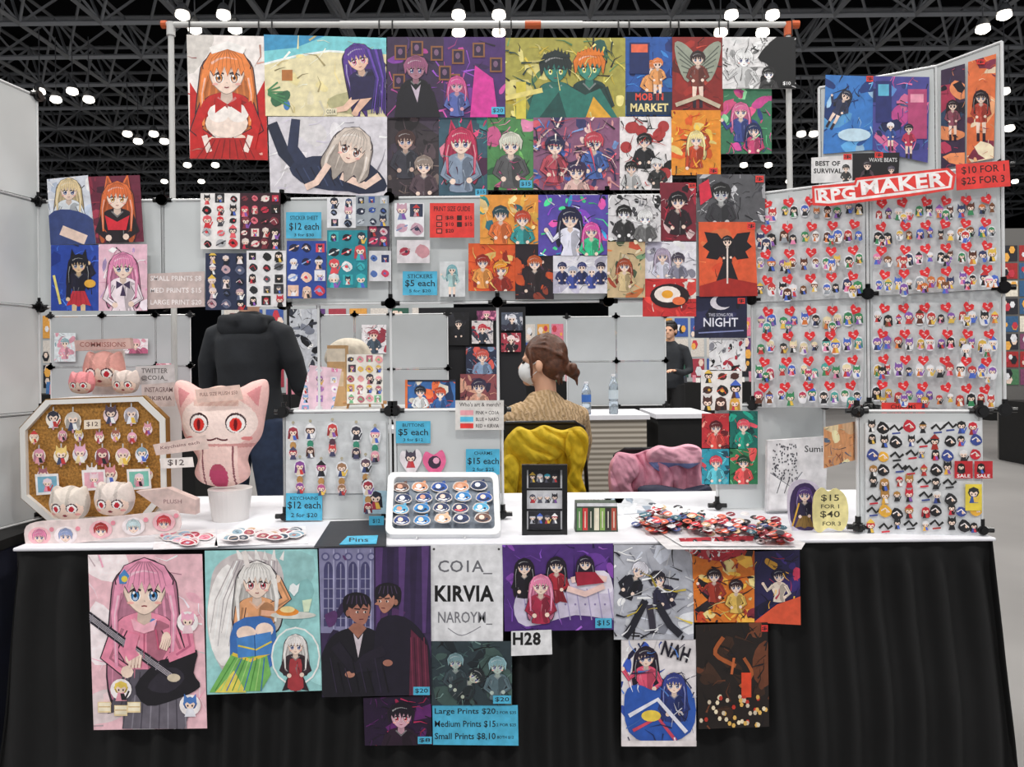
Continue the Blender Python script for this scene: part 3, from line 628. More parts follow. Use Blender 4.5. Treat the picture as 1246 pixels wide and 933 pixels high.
c=prt([(1147,86),(1176,78),(1176,200),(1147,206)],PW,'#40304a',['#c04060','#385070','#e89060','#201828'],[(.5,.4,.2,'#302028','#905060',{'legs':1})],n=12,seed=82,lift=.008); c.done()
c=prt([(1180,76),(1214,66),(1211,193),(1178,199)],PW,'#e87848',['#f8b080','#a03838','#f8e0c0','#803048'],[(.5,.4,.2,'#302028','#c04838',{'legs':1})],n=12,seed=83,lift=.008,tg=(1196,76,10,6,RD,'$')); c.done()
# banner + sign
P1=PV(R0,R1); P2=PV(R1,R2)
PB=PV((R0[0],R0[1]-.03),(R2[0]-.1,R2[1]-.03+.052))
c=Cv('rpg_banner',[(989,228),(1040,224),(1042,218),(1154,206),(1163,214),(1160,232),(1110,240),(1010,252),(990,251)],PB,RD,thick=.003,lift=.02,cl=False)
c.poly([(992,231),(1042,227),(1044,221),(1152,209),(1159,216),(1157,230),(1108,237),(1010,249),(993,248)],'#f4f0ee'); c.poly([(994,233),(1044,229),(1046,223),(1150,211),(1156,217),(1154,228),(1106,234),(1010,246),(995,245)],RD)
c.text('RPG',1019,238,45,15,'#fbf7f6',-.10,True); c.text('MAKER',1099,225,102,17,'#fbf7f6',-.11,True); c.done()
c=Cv('price_sign',[(1162,203),(1226,198),(1228,229),(1163,234)],P2,RD,lift=.03,thick=.002); c.text('$10 FOR 1',1195,209,52,10,'#2a1414',-.07); c.text('$25 FOR 3',1195,222,52,10,'#2a1414',-.07); c.done()
# charm panels
HC=['#202024','#c83a3a','#e8c050','#7a4a2a','#4a6ac8','#e8e8ec','#8a5ab0','#e888b0','#3a8a5a','#303860','#d87838','#9aa0a8','#15151a','#5a3020']
def charms(pl,q,cols,rows,seed,hues):
    c=Cv('keychain_charm_display',[q[0],q[1],q[2],q[3]],pl,'#ced1d3',lift=.006,thick=.001,cl=False); r=random.Random(seed)
    for j in range(rows):
        for i in range(cols):
            a=(i+.5)/cols; b=(j+.5)/rows
            tx=q[0][0]*(1-a)+q[1][0]*a; bx=q[3][0]*(1-a)+q[2][0]*a; x=tx*(1-b)+bx*b
            ty=q[0][1]*(1-a)+q[1][1]*a; by=q[3][1]*(1-a)+q[2][1]*a; y=ty*(1-b)+by*b
            cw=(q[1][0]-q[0][0])/cols; ch=(q[3][1]-q[0][1])/rows
            c.off+=.001; hy=y-ch*.30
            s=cw*.15
            for m,dx in enumerate((-.24,.24,.0)):
                if m==2 and r.random()<.6: continue
                chibi(c,x+dx*cw+r.uniform(-1.2,1.2),y+ch*.04+r.uniform(-3,2)+(ch*.2 if m==2 else 0),s*r.uniform(.85,1.25),r.choice(hues),r.choice(HC),white=r.random()<.5)
            hxx,g=x+r.uniform(-2,2),7.0
            an=r.uniform(-.5,.5); ca,sa=math.cos(an),math.sin(an)
            P=[(0,.9),(-.95,-.05),(-.8,-.75),(-.35,-.8),(0,-.4),(.35,-.8),(.8,-.75),(.95,-.05)]
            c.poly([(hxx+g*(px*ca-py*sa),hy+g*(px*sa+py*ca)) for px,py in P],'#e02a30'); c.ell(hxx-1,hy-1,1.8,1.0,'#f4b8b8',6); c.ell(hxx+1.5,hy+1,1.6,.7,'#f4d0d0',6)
            c.line([(hxx,hy-5),(hxx,hy-9)],1,'#9a9aa0')
    return c.done()
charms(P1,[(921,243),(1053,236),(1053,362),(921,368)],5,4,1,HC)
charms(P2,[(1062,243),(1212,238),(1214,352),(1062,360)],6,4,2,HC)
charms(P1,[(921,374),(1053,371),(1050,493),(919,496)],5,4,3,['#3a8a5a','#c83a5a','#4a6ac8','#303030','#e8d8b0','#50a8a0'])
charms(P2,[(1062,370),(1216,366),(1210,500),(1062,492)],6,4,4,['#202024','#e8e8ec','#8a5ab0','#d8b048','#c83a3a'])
c=Cv('price_sign',(1073,489,1125,512),P2,RD,lift=.035,thick=.002); c.text('CHARMS',1099,494,30,5,'#2a1414'); c.text('2in FOR $7',1099,500,40,5,'#2a1414'); c.text('1in FOR $3',1099,507,40,5,'#2a1414'); c.done()
# lower right sticker panel
PQ=PV(Q0,Q1)
c=Cv('sticker_display',[(1052,514),(1193,512),(1192,652),(1052,650)],PQ,'#d6d8da',lift=.006,cl=False); r=random.Random(9)
for j in range(8):
    for i in range(9):
        x=1060+i*15.6+r.uniform(-2.5,2.5); y=520+j*17+r.uniform(-2.5,2.5); q=r.random(); col=r.choice(['#1a1a1c','#c82838','#202024','#a83028','#202024','#e8b040','#3a4a90','#2a2a2c']); s=6+2.5*r.random()
        if i in (7,8) and j in (3,4,5): continue
        if q<.5: chibi(c,x,y-3,3.6+1.4*r.random(),r.choice(['#1a1a1c','#c82838','#e8e8e8','#b08040','#222222']),col,white=0)
        elif q<.8: c.blob([(x-s,y+2),(x-3,y-s),(x+5,y-4),(x+s,y+3),(x,y+s)],col,2); c.line([(x-5,y),(x,y-3),(x+5,y+2)],1.5,'#f0e8e8'); c.ell(x+2,y+1,1.6,2,'#f0d0b8',6)
        else: c.line([(x-8,y),(x-2,y-5),(x+3,y+1),(x+8,y-3)],3,'#202020'); c.line([(x-5,y+5),(x+5,y+4)],2,col)
for x,y in ((1170,570),(1194,570)): c.poly([(x-11,y-10),(x+11,y-10),(x+11,y+11),(x-11,y+11)],'#c02830'); chibi(c,x-3,y-3,4,'#181818','#303030',white=0); c.text('SALE',x,y+8,16,4,'#ffffff')
c.rect(1172,588,1192,620,'#e8d048'); chibi(c,1182,598,6,'#303030','#3858a0',white=0); c.done()
PQL=PV(Q0,R1)
prt([(1008,520),(1045,513),(1045,560),(1008,570)],PQL,'#e09a60',['#f0c090','#a85838','#486888','#f8e0b0'],(),n=10,seed=90,lift=-.01).done()
# =================== FRONT POSTERS
k=0
def F_():
    global k; k+=1; return PD(2.006-.0022*(k%4))
c=Cv('art_print',[(107,675),(246,674),(252,886),(114,888)],F_(),'#f3c4cd')
splat(c,['#f8dcdf','#f0b4c4','#fbe8ea'],8,100,.3); detail(c,['#f8dce4','#e8a0b8','#fff'],40,100,.1,.012)
girl(c,176,718,30,'#ee9dbb','#ef92ad',lg=2.2,eye='#3a86c0',smile=0,bot='#5a5560',legs=0)
c.poly([(145,700),(152,692),(158,700),(154,710),(146,710)],'#4a8ac8'); c.ell(152,704,4,4,'#e8d050',8)
c.poly([(150,862),(175,835),(215,838),(232,862),(225,886),(150,886)],'#6a6570')
for i in range(8): c.line([(155+i*10,845),(150+i*11,886)],1.5,['#4a4550','#8a8590'][i%2])
c.blob([(165,835),(190,806),(208,800),(240,790),(236,818),(244,835),(215,850),(180,858)],'#17141c'); c.blob([(180,836),(198,815),(215,812),(225,825),(205,842)],'#2c2833')
c.line([(107,748),(150,780),(215,826)],11,'#241f2a'); 
for q in (-3,-1,1,3): c.line([(107,748+q),(150,780+q),(215,826+q)],.7,'#c8c0c8')
for i in range(9): c.line([(114+i*10,747+i*7.2),(110+i*10,757+i*7.2)],1,'#8a8490')
c.ell(212,824,8,5,'#d8c8b0')
c.line([(225,755),(232,790),(205,800)],16,'#ee8fab',w2=11); c.line([(228,765),(232,785),(215,796)],3,'#c86a8a'); c.ell(203,778,6,10,SK)
for i in range(4): c.line([(200+i*2.4,774),(195+i*2.6,788+i)],2.4,SK); c.line([(201+i*2.4,775),(196+i*2.6,788+i)],.4,'#a06a60')
c.ell(163,800,10,9,SK)
for i in range(4): c.line([(160+i*4,796),(158+i*4,812)],3,SK); c.line([(162+i*4,798),(160+i*4,811)],.4,'#a06a60')
c.line([(163,770),(158,790),(164,800)],15,'#ee8fab'); c.line([(190,765),(194,790)],2,'#c85a7a'); c.ell(187,757,4,5,'#5a8ac8')
c.poly([(160,752),(176,760),(192,752),(188,766),(176,770),(164,766)],'#f8b8c8'); c.line([(176,770),(176,800)],1,'#b05070')
for x,y in ((148,838),(229,756),(232,857)): c.ell(x,y,13,13,'#fbf4f4'); chibi(c,x,y-2,7.5,['#f0d060','#f0b0c8','#4a7ac0'][[148,229,232].index(x)],['#e8a0b0','#f0d0d8','#e8e8f0'][[148,229,232].index(x)],white=0)
for x,y in ((128,858),(148,862),(164,858)): c.rect(x-8,y-5,x+8,y+8,'#f0d8a8'); c.rect(x-7,y-4,x+7,y+6,'#f8ecd0'); c.line([(x-7,y+1),(x+7,y+1)],1,'#c8a060')
c.done()
c=Cv('art_print',[(249,670),(386,668),(392,840),(252,845)],F_(),'#9fd6d6')
splat(c,['#a8dcdc','#94cccc','#b8e4e2'],5,101,.4)
W_='#eeeae6'
c.blob([(262,690),(290,672),(330,674),(345,700),(340,740),(320,780),(300,800),(285,830),(262,800),(252,760),(255,720)],'#cfc6c6'); c.blob([(264,700),(282,690),(285,760),(275,810),(258,790),(253,740)],'#f4f0ee')
for i in range(16): c.line([(285+i*3.5,682),(262+i*5,730),(256+i*4.5,770+8*(i%3))],1.5,['#b8aeb0','#ffffff','#a89ea4'][i%3],w2=.6)
for i in range(6): c.poly([(290+i*10,680),(286+i*12,664+i%2*5),(300+i*9,682)],'#f0ecea')
girl(c,313,708,20,W_,'#e9a878',skin='#f6dccb',lg=1.0,eye='#c04050',pose=2)
c.blob([(285,758),(330,752),(336,790),(328,812),(285,812)],'#3c70b8'); c.poly([(255,842),(282,795),(325,795),(330,820),(318,840)],'#78b860'); c.poly([(262,842),(285,815),(300,842)],'#e8d860'); c.line([(283,795),(305,803),(330,793)],4,'#e8c848')
for i in range(9): c.line([(286+i*4.5,800),(262+i*7,840)],1.2,['#4a8a40','#a8d880','#3c70b8'][i%3])
c.ell(300,770,12,9,SK); c.ell(322,766,11,9,SK); c.poly([(288,776),(330,768),(332,795),(290,800)],'#4a88cc'); c.line([(290,785),(312,790),(331,780)],2,'#e8d048'); c.line([(310,772),(311,798)],1,'#204a80')
c.line([(318,745),(350,748)],7,'#e9b090'); c.ell(357,748,28,4.5,'#d8d8d0'); c.ell(350,744,14,5,'#e89038'); c.ell(350,741,9,4,'#f8e0a0'); c.poly([(368,730),(380,728),(376,744),(370,744)],'#d8e8c8')
c.line([(297,670),(302,690)],6,'#e8e0dc'); c.poly([(353,712),(357,709),(361,712),(365,709),(363,719),(358,725),(352,718)],'#f4f8f8')
c.ell(360,798,30,36,'#f5f5f2'); c.ell(360,798,28,34,'#9fd6d6'); girl(c,360,785,11,'#f0ebe8','#3a2a30',lg=1.2,apron='#a83a40',bot='#2a2026'); c.done()
c=Cv('art_print',[(388,667),(524,664),(525,845),(392,848)],F_(),'#3a2a4e')
c.rect(388,664,455,770,'#8583a6')
for i in range(4):
    x=394+i*15; c.rect(x,694,x+11,762,'#45436c'); c.ell(x+5.5,694,5.5,11,'#45436c')
    c.rect(x+5,686,x+6.2,762,'#9896b4'); 
    for j in range(5): c.line([(x,704+j*12),(x+11,704+j*12)],.9,'#9896b4')
    c.rect(x+11,668,x+14,765,'#a3a1c2'); c.rect(x+13.3,668,x+14.2,765,'#5c5a84')
for i in range(5): c.ell(396+i*14,677,5,5,'#5c5a84'); c.ell(396+i*14,677,3,3,'#9a98ba')
c.rect(455,664,525,770,'#33234a'); splat(c,['#4a2a5e','#2c2040','#5a3468'],6,102,.2)
for i in range(5): c.poly([(457+i*14,664),(466+i*14,664),(462+i*14,770),(458+i*14,770)],['#573a72','#2a1c3e'][i%2])
c.poly([(388,848),(388,800),(460,780),(525,800),(525,848)],'#241a36')
c.blob([(395,848),(390,806),(402,776),(424,764),(450,764),(470,784),(482,848)],'#13101b'); c.blob([(458,848),(456,780),(464,752),(492,750),(516,772),(524,800),(524,848)],'#1a1526')
c.poly([(424,764),(436,776),(446,764),(440,758),(430,758)],'#a06a58'); c.poly([(430,770),(436,778),(442,770),(436,800)],'#d0c4cc')
def man(x,y,s,f,sk,hr='#17121c'):
    c.blob([(x-s*.95,y-.1*s),(x-.9*s,y-s),(x,y-1.35*s),(x+.95*s,y-.95*s),(x+.98*s,y+.1*s),(x+.6*s,y+.5*s),(x-.6*s,y+.5*s)],hr)
    c.blob([(x-.62*s+f*.2*s,y-.5*s),(x+.62*s+f*.25*s,y-.5*s),(x+.66*s+f*.2*s,y+.3*s),(x+.2*s+f*.35*s,y+.95*s),(x-.3*s+f*.2*s,y+.8*s),(x-.66*s+f*.1*s,y+.2*s)],sk)
    c.poly([(x+f*.75*s,y+.05*s),(x+f*1.02*s,y+.3*s),(x+f*.72*s,y+.38*s)],sk)
    c.ell(x-f*.62*s,y+.15*s,.16*s,.24*s,mul(sk,.8),8)
    for q in (-.05,.5): c.ell(x+f*(q+.1)*s,y+.08*s,.12*s,.09*s,'#f0e0d8',8); c.ell(x+f*(q+.13)*s,y+.08*s,.07*s,.09*s,'#2a1a20',8); c.line([(x+f*(q-.1)*s,y-.16*s),(x+f*(q+.3)*s,y-.12*s)],.09*s,hr)
    c.line([(x+f*.2*s,y+.6*s),(x+f*.5*s,y+.58*s)],.07*s,'#6a2a30')
    c.poly([(x-s*.95,y+.1*s),(x-.9*s,y-.9*s),(x,y-1.25*s),(x+.9*s,y-.8*s),(x+.8*s,y-.2*s),(x+.5*s,y-.5*s),(x+.3*s,y-.15*s),(x+.05*s,y-.5*s),(x-.3*s,y-.15*s),(x-.6*s,y-.3*s)],hr)
    for i in range(5): c.line([(x-.5*s+i*.25*s,y-1.1*s),(x-.7*s+i*.35*s,y-.5*s)],.06*s,'#4a3a58')
man(434,743,17,1,'#a87060'); man(472,730,16,-1,'#b47c68')
c.line([(468,790),(446,800),(428,818)],13,'#1f1929',w2=10); c.ell(426,820,6,4,'#b47c68'); c.line([(408,784),(430,812),(470,806)],14,'#1b1625'); c.ell(472,806,6,4,'#a87060'); c.poly([(500,765),(520,785),(524,848),(498,848)],'#5a2038')
for i in range(8): c.line([(402+i*9,800+i%3*6),(410+i*9,842)],1.3,['#2c2438','#0a0810'][i%2])
for i in range(5): c.line([(500+i*4,775),(503+i*4,845)],1.2,['#7a3048','#3a1428'][i%2])
tag(c,513,840,20,10,CY,'$20'); c.done()
c=Cv('booth_sign',(523,663,612,780),F_(),'#e4e4e7')
c.text('CO1A_',566,690,66,17,'#6a6a70'); c.text('KIRVIA',565,722,72,20,'#0c0c0e',0,True); c.text('NAROYM_',566,752,66,16,'#7a7a80'); c.ell(528,668,1.5,1.5,'#444444',8); c.ell(607,668,1.5,1.5,'#444444',8); c.line([(545,764),(562,773),(585,762)],1,'#808088',True); c.done()
c=Cv('art_print',[(611,663),(746,661),(747,766),(614,768)],F_(),'#4d2a78')
splat(c,['#6a3a9a','#3a1c60','#8a4ab0'],8,103,.3); detail(c,['#7a4ab0','#2a1450','#a868d0'],36,3)
c.blob([(625,738),(640,712),(680,706),(735,700),(747,720),(747,752),(700,748),(640,762)],'#cfc6dc'); c.blob([(700,700),(735,694),(745,710),(740,722),(705,716)],'#e6e0ee')
for i in range(9): c.line([(636+i*13,716),(642+i*13,754)],1.3,'#a89cc4'); c.ell(640+i*12,735,1.4,1.4,'#8a7ca8',6)
girl(c,638,690,9,'#181020','#15101c',lg=1.8); girl(c,677,688,9,'#1c1226','#b02838',lg=1.4,bot='#801828'); girl(c,658,712,11,'#ec8ab0','#a82a48',lg=1.6,eye='#a03060'); 
c.line([(690,715),(712,722),(735,712)],7,'#f0ccc4'); c.line([(695,705),(715,700),(738,704)],7,'#f0ccc4'); girl(c,712,685,8,'#201430','#a02038',lg=1.0,body=0); c.poly([(700,695),(724,695),(735,708),(702,712)],'#a02038')
tag(c,734,757,20,12,CY,'$15'); c.done()
prt((525,780,623,858),F_(),'#2c3a40',['#48605c','#1c262c','#6a8480','#384e50'],[(.3,.32,.09,'#7a9aa0','#3a4a50',{'short':1,'skin':'#a8b8b0'}),(.55,.55,.09,'#20282c','#283438',{'short':1,'skin':'#b0b8a8','rot':.8}),(.82,.38,.1,'#8ab0b8','#5a7078',{'short':1,'skin':'#b0c0b8'})],n=22,seed=104,tg=(611,850,22,10,CY,'$20'),dt=70).done()
c=Cv('booth_number_sign',[(622,768),(671,766),(672,796),(622,798)],F_(),'#e2e2e4'); c.text('H28',641,777,34,16,'#101012',0,True); c.done()
c=prt([(442,849),(524,846),(526,906),(444,907)],F_(),'#241030',['#3c1a48','#a82850','#180a20','#582060'],[(.55,.42,.17,'#1a1020','#281428',{'short':1,'eye':'#e03050','skin':'#d8a8b8'})],n=16,seed=105,tg=(517,900,17,9,CY,'$8'),dt=50);c.done()
c=Cv('price_sign',[(526,857),(630,858),(631,907),(527,906)],F_(),CY); c.text('Large Prints $20',566,866,74,9,'#0e1a20'); c.text('2 FOR $35',616,867,24,4,'#0e1a20'); c.text('Medium Prints $15',566,881,74,9,'#0e1a20'); c.text('2 FOR $25',616,882,24,4,'#0e1a20'); c.text('Small Prints $8,10',566,896,74,9,'#0e1a20'); c.text('BOTH $12',615,897,20,4,'#0e1a20'); c.done()
c=prt((747,663,844,778),F_(),'#b8bac4',['#e0e2e8','#8a8c98','#c8ccd8','#f0f0f4'],(),n=16,seed=106,big=.25,dt=60)
girl(c,778,694,9,'#e8e6f0','#1c1c28',rot=.5,short=1); girl(c,800,705,9,'#282430','#2a2840',rot=-.4,short=1); c.line([(785,730),(770,760),(760,775)],9,'#1c1c28'); c.line([(800,735),(815,760),(828,772)],9,'#22222e'); c.line([(790,735),(795,770)],8,'#34303e'); detail(c,['#1c1c28','#f4f4f8','#c8b040'],24,8); c.done()
prt([(842,671),(918,670),(918,757),(845,757)],F_(),'#e07a28',['#f8b848','#802838','#201820','#f0d890','#c84828'],[(.35,.35,.1,'#302028','#a83828',{'pose':1,'short':1}),(.7,.5,.1,'#301820','#e8c060',{'short':1})],n=40,seed=107,big=.25,dt=60).done()
c=prt([(916,671),(973,669),(974,760),(918,757)],F_(),'#26204e',['#c83858','#3c2c78','#f0b040','#181438'],[(.55,.35,.13,'#201838','#e8d8c8',{'short':1,'pose':1})],n=16,seed=108,big=.3); c.poly([(916,757),(945,735),(974,725),(974,760)],'#e05838'); c.done()
c=prt((756,778,847,907),F_(),'#e8e2e4',['#3858b8','#202048','#f0c8d0','#ffffff'],(),n=8,seed=109,big=.3)
girl(c,786,800,11,'#281c30','#e85878',lg=1.2,pose=1); c.blob([(760,845),(775,832),(800,840),(822,820),(845,850),(840,890),(800,905),(765,890)],'#2c58b0'); girl(c,820,832,11,'#3a4898','#283878',lg=1.8); c.text('NAH',822,792,34,18,'#1a1626',.3,True)
c.line([(765,870),(800,850),(835,890)],5,'#e8e8f4'); c.line([(770,888),(800,872),(822,900)],4,'#d04860'); c.ell(792,870,12,7,'#f0d050'); detail(c,['#16204a','#5888d8','#e8e8f4'],24,9); c.rect(756,900,847,907,'#e8e0e0'); c.done()
c=prt([(846,760),(934,757),(936,884),(850,887)],F_(),'#1e1512',['#3a2418','#6a3a24','#140e0c'],(),n=12,seed=110,big=.3,dt=50)
c.line([(880,775),(870,795),(895,810)],5,'#a8582c',True); c.line([(905,800),(915,820),(900,835)],4,'#a8582c',True); c.rect(902,818,914,848,'#e04828'); c.line([(893,800),(890,820)],3,'#c86838')
r=random.Random(3)
for i in range(46): x=852+r.random()*80; y=846+r.random()*36; c.ell(x,y,2.4,3,['#f0e0c0','#e8b860','#c83828','#d8c8b0'][i%4],6)
tag(c,930,764,8,8,RD,'$'); c.done()
# =================== CORK BOARD
PC=PD(2.27)
oct_=[(60,485),(178,481),(206,508),(208,600),(180,633),(66,636),(30,605),(28,520)]
cb=empty('octagon_cork_board')
def octs(f): 
    cx,cy=118,559; return [(cx+(x-cx)*f,cy+(y-cy)*f) for x,y in oct_]
def prism(name,P,pl,o0,o1,m,parent):
    V=[pl.map(u,v,o0) for u,v in P]+[pl.map(u,v,o1) for u,v in P]; n=len(P)
    Fc=[tuple(range(n)),tuple(range(2*n-1,n-1,-1))]+[(i,(i+1)%n,n+(i+1)%n,n+i) for i in range(n)]
    return mkobj(name,V,Fc,m,parent=parent)
def ringp(name,P,Q,pl,o0,o1,m,parent):
    n=len(P); V=[pl.map(u,v,o) for S_,o in ((P,o0),(P,o1),(Q,o1),(Q,o0)) for u,v in S_]; Fc=[]
    for a in range(4):
        b=(a+1)%4
        for i in range(n): j=(i+1)%n; Fc.append((a*n+i,a*n+j,b*n+j,b*n+i))
    return mkobj(name,V,Fc,m,parent=parent)
prism('cork_sheet',octs(.95),PC,0,.008,M_cork,cb); ringp('white_frame',octs(.985),octs(.91),PC,-.002,.022,mat('white_paint','#e2e0dc',.4),cb); ringp('gold_rim',octs(1.0),octs(.98),PC,-.004,.018,M_gold,cb)
c=Cv('pinned_charms',(110,512,118,516),PC,'#e8d8c8',lift=.012,cl=False); r=random.Random(5)
for (x,y,s,h_) in ((68,508,8,'#303040'),(92,510,9,'#d8d0c8'),(138,503,8,'#5a4a58'),(163,503,8,'#c8c0c8'),(80,528,5,'#e8a0b8'),(100,528,5,'#e0c070'),(125,530,5,'#e890a8'),(145,528,5,'#a86858'),(165,530,5,'#f0b0c8'),(53,552,7,'#e8a0b8'),(80,552,8,'#f0d080'),(103,550,8,'#e8b0c8'),(130,552,8,'#a85868'),(155,552,8,'#f0c0d0'),(178,550,7,'#8aa8b8'),(118,575,8,'#f0e8e8'),(140,575,8,'#d89098'),(185,575,6,'#e8a0b0'),(60,575,6,'#a06070'),(186,520,5,'#e0a0b0'),(50,530,5,'#e0c0b0')):
    c.off+=.0008; c.line([(x,y-s*1.7),(x,y-s*.8)],1.5,'#c8c8c8'); c.ell(x,y+.2*s,s*1.15,s*1.25,['#f0d8dc','#e8e4ea','#f4e8d8'][int(x)%3],14); chibi(c,x,y-.2*s,s*.8,h_,r.choice(['#e8a0a8','#a83848','#404868','#f0d8a0','#e8e8f0']),white=0); c.line([(x,y+s*1.3),(x,y+s*1.8)],2,'#d8a0b0')
for x,y,cc in ((66,588,'#7ab0c8'),(122,583,'#e8b0c0'),(176,582,'#78c0b0')): c.poly([(x-15,y-13),(x+13,y-14),(x+15,y+10),(x-13,y+12)],'#f0ecec'); c.poly([(x-12,y-10),(x+11,y-11),(x+12,y+7),(x-11,y+9)],cc); chibi(c,x,y-3,5,'#f0d8e0','#e890a8',white=0)
for x,y,t in ((120,515,'$12'),(150,590,'$15')): c.poly([(x-10,y-5),(x+10,y-6),(x+10,y+5),(x-10,y+6)],'#ecdcc8'); c.text(t,x,y,14,6,'#503838')
c.done(cb)
def headpaint(x,y,r,hair,skin=SK):
    def f(u,v):
        if u<-900: return hair
        for q in (-1,1):
            if ine(u,v,x+q*r*.4,y+r*.2,r*.13,r*.15): return '#c82838'
            if ine(u,v,x+q*r*.4,y+r*.18,r*.22,r*.22): return '#fbf6f4'
            if ine(u,v,x+q*r*.4,y+r*.15,r*.27,r*.25): return '#4a3038'
            if ine(u,v,x+q*r*.62,y+r*.48,r*.14,r*.07): return '#f0a8a0'
        if ine(u,v,x,y+r*.55,r*.12,r*.05): return '#903840'
        if v<y-r*.12+.2*r*abs(math.sin((u-x)/r*5)): return mul(hair,.75) if int((u+1000)*6/r)%5==0 else hair
        if ine(u,v,x,y+r*.15,r*.88,r*.74): return skin
        return mul(hair,.8)
    return f
def headplush(nm,x,y,r,pl,hair,T=.03,parent=None,lift=.02):
    o=[(x-r*1.02,y+r*.1),(x-r*.98,y-r*.4),(x-r*.78,y-r*.92),(x-r*.5,y-r*.82),(x,y-r*.95),(x+r*.5,y-r*.82),(x+r*.78,y-r*.92),(x+r*.98,y-r*.4),(x+r*1.02,y+r*.1),(x+r*.75,y+r*.68),(x,y+r*.85),(x-r*.75,y+r*.68)]
    return inflate(nm,o,pl,T,headpaint(x,y,r,hair),M_fab,90,26,lift=lift,parent=parent)
headplush('plush_head',90,611,23,PD(2.20),'#ddd2c8',.035); headplush('plush_head',144,606,23,PD(2.20),'#dccfc8',.035)
ri=empty('display_riser'); 
obox('riser_box',(X(72,2.5),2.44,TZ),(X(205,2.5),2.6,W(140,483,2.5).z),mat('riser_white','#c8c2c0',.6),.006,parent=ri)
headplush('plush_head',131,450,24,PD(2.47),'#e8a89e',.04); headplush('plush_head',104,466,15,PD(2.43),'#f0989c',.025); headplush('plush_head',157,465,16,PD(2.43),'#dcccc4',.025)
c=Cv('commissions_sign',[(90,414),(158,411),(160,424),(92,427)],PD(2.46),'#dcb8b0',thick=.02); c.text('COMMISSIONS',125,419,56,6,'#b07068'); c.done()
c=Cv('commissions_sign',(112,426,150,480),PD(2.52),'#d6d0cc',thick=.01); c.done()
c=Cv('social_sign',[(165,446),(212,443),(213,466),(166,468)],PD(2.44),'#ccc6c6',thick=.002); c.text('TWITTER',188,451,32,6,'#605858'); c.text('@CO1A_',188,460,32,7,'#403838'); c.done()
c=Cv('social_sign',[(172,468),(212,465),(213,494),(173,496)],PD(2.40),'#ccbcb8',thick=.002); c.text('INSTAGRAM',193,474,34,6,'#705858'); c.text('@KIRVIA',193,485,32,7,'#604848'); c.done()
c=Cv('price_sign',[(194,558),(234,556),(236,568),(196,570)],PD(2.18),'#eee6e2',thick=.002); c.text('$12',214,563,20,8,'#504040'); c.done()
c=Cv('price_sign',[(186,541),(250,529),(254,546),(190,554)],PD(2.19),'#dcc4bc',thick=.002); c.text('Keychains each',219,542,48,5,'#805c5c',-.15); c.done()
c=Cv('price_sign',[(165,598),(204,594),(238,608),(238,626),(200,622)],PD(2.14),'#d0b8b2',thick=.03); c.text('PLUSH',210,610,22,5,'#907070'); c.done()
# cat plush cushion
ol=[(220,505),(213,480),(215,464),(228,464),(246,473),(268,469),(290,472),(308,464),(324,462),(327,478),(323,505),(318,530),(306,547),(301,560),(304,578),(290,589),(268,592),(248,588),(238,577),(242,560),(236,548),(225,530)]
def cp(u,v):
    pk='#efc2bc'
    if u<-900: return pk
    if inp([(221,470),(236,478),(224,496)],u,v) or inp([(321,468),(305,478),(318,494)],u,v): return '#d98f92'
    if inp([(244,472),(250,468),(292,468),(296,473),(296,493),(242,493)],u,v): return '#e9c9bd' if int((u+v)/5)%2 else '#e3bdb2'
    for q in (-1,1):
        ex=271+q*22
        if ine(u,v,ex,515,2.2,6.5): return '#6a0c14'
        if ine(u,v,ex,515,7,8): return '#e0342c'
        if ine(u,v,ex,514,10.5,10.5): return '#f9f1ee'
        if ine(u,v,ex,513,12,12): return '#3c2226'
        if ine(u,v,271+q*34,532,6,2.5): return '#e88c8a'
    if abs(v-(531+2.5*abs(math.sin((u-271)/5.5))))<1.0 and abs(u-271)<13: return '#5a2028'
    if ine(u,v,271,578,11,16): return '#c04a70' if v>570 else '#b85068'
    if v>541 and 248<u<294:
        if abs(u-253)<1 or abs(u-289)<1: return '#8a5058'
        return '#f6d6ce'
    if v>538 and v<543: return '#d89c98'
    if ine(u,v,271,512,46,31): return '#fae4dc'
    return pk
inflate('cat_plush_cushion',ol,PD(2.37),.05,cp,M_fab,260,80,lift=.0,ctr=(271,528))
c=Cv('plush_tag_sign',[(237,474),(291,468),(296,486),(240,490)],PD(2.30),'#e6c6ba',thick=.003); c.text('FULL SIZE PLUSH $50',266,479,46,5,'#906860',-.06); c.done()
p=W(274,0,2.37).x
V=[];Fc=[]; tube(V,Fc,[(p,2.37,TZ),(p,2.37,TZ+.10)],[.055,.068],28); mkobj('white_cup_stand',V,Fc,mat('cup_white','#e0dcda',.4),smooth=False)
# chibi banner
c=Cv('chibi_banner',cat([(32,640),(50,634),(90,632),(140,628),(190,623),(216,622),(218,645),(190,650),(140,655),(80,662),(38,667),(30,655)],3),PD(2.07),'#e6d4d2',thick=.004,cl=False)
for i,(x,y,h_) in enumerate(((48,652,'#e88ab0'),(80,651,'#9aa8d0'),(123,644,'#b83838'),(163,640,'#c8dce0'),(200,635,'#d04048'))):
    c.ell(x,y,14,11,['#f0b8c0','#f4e8ea'][i%2]); girl(c,x,y+1,7.5,h_,'#f0d0d0',body=0,lg=0,short=1); c.ell(x+15,y-8,3,3,'#e890a0',8)
c.done()
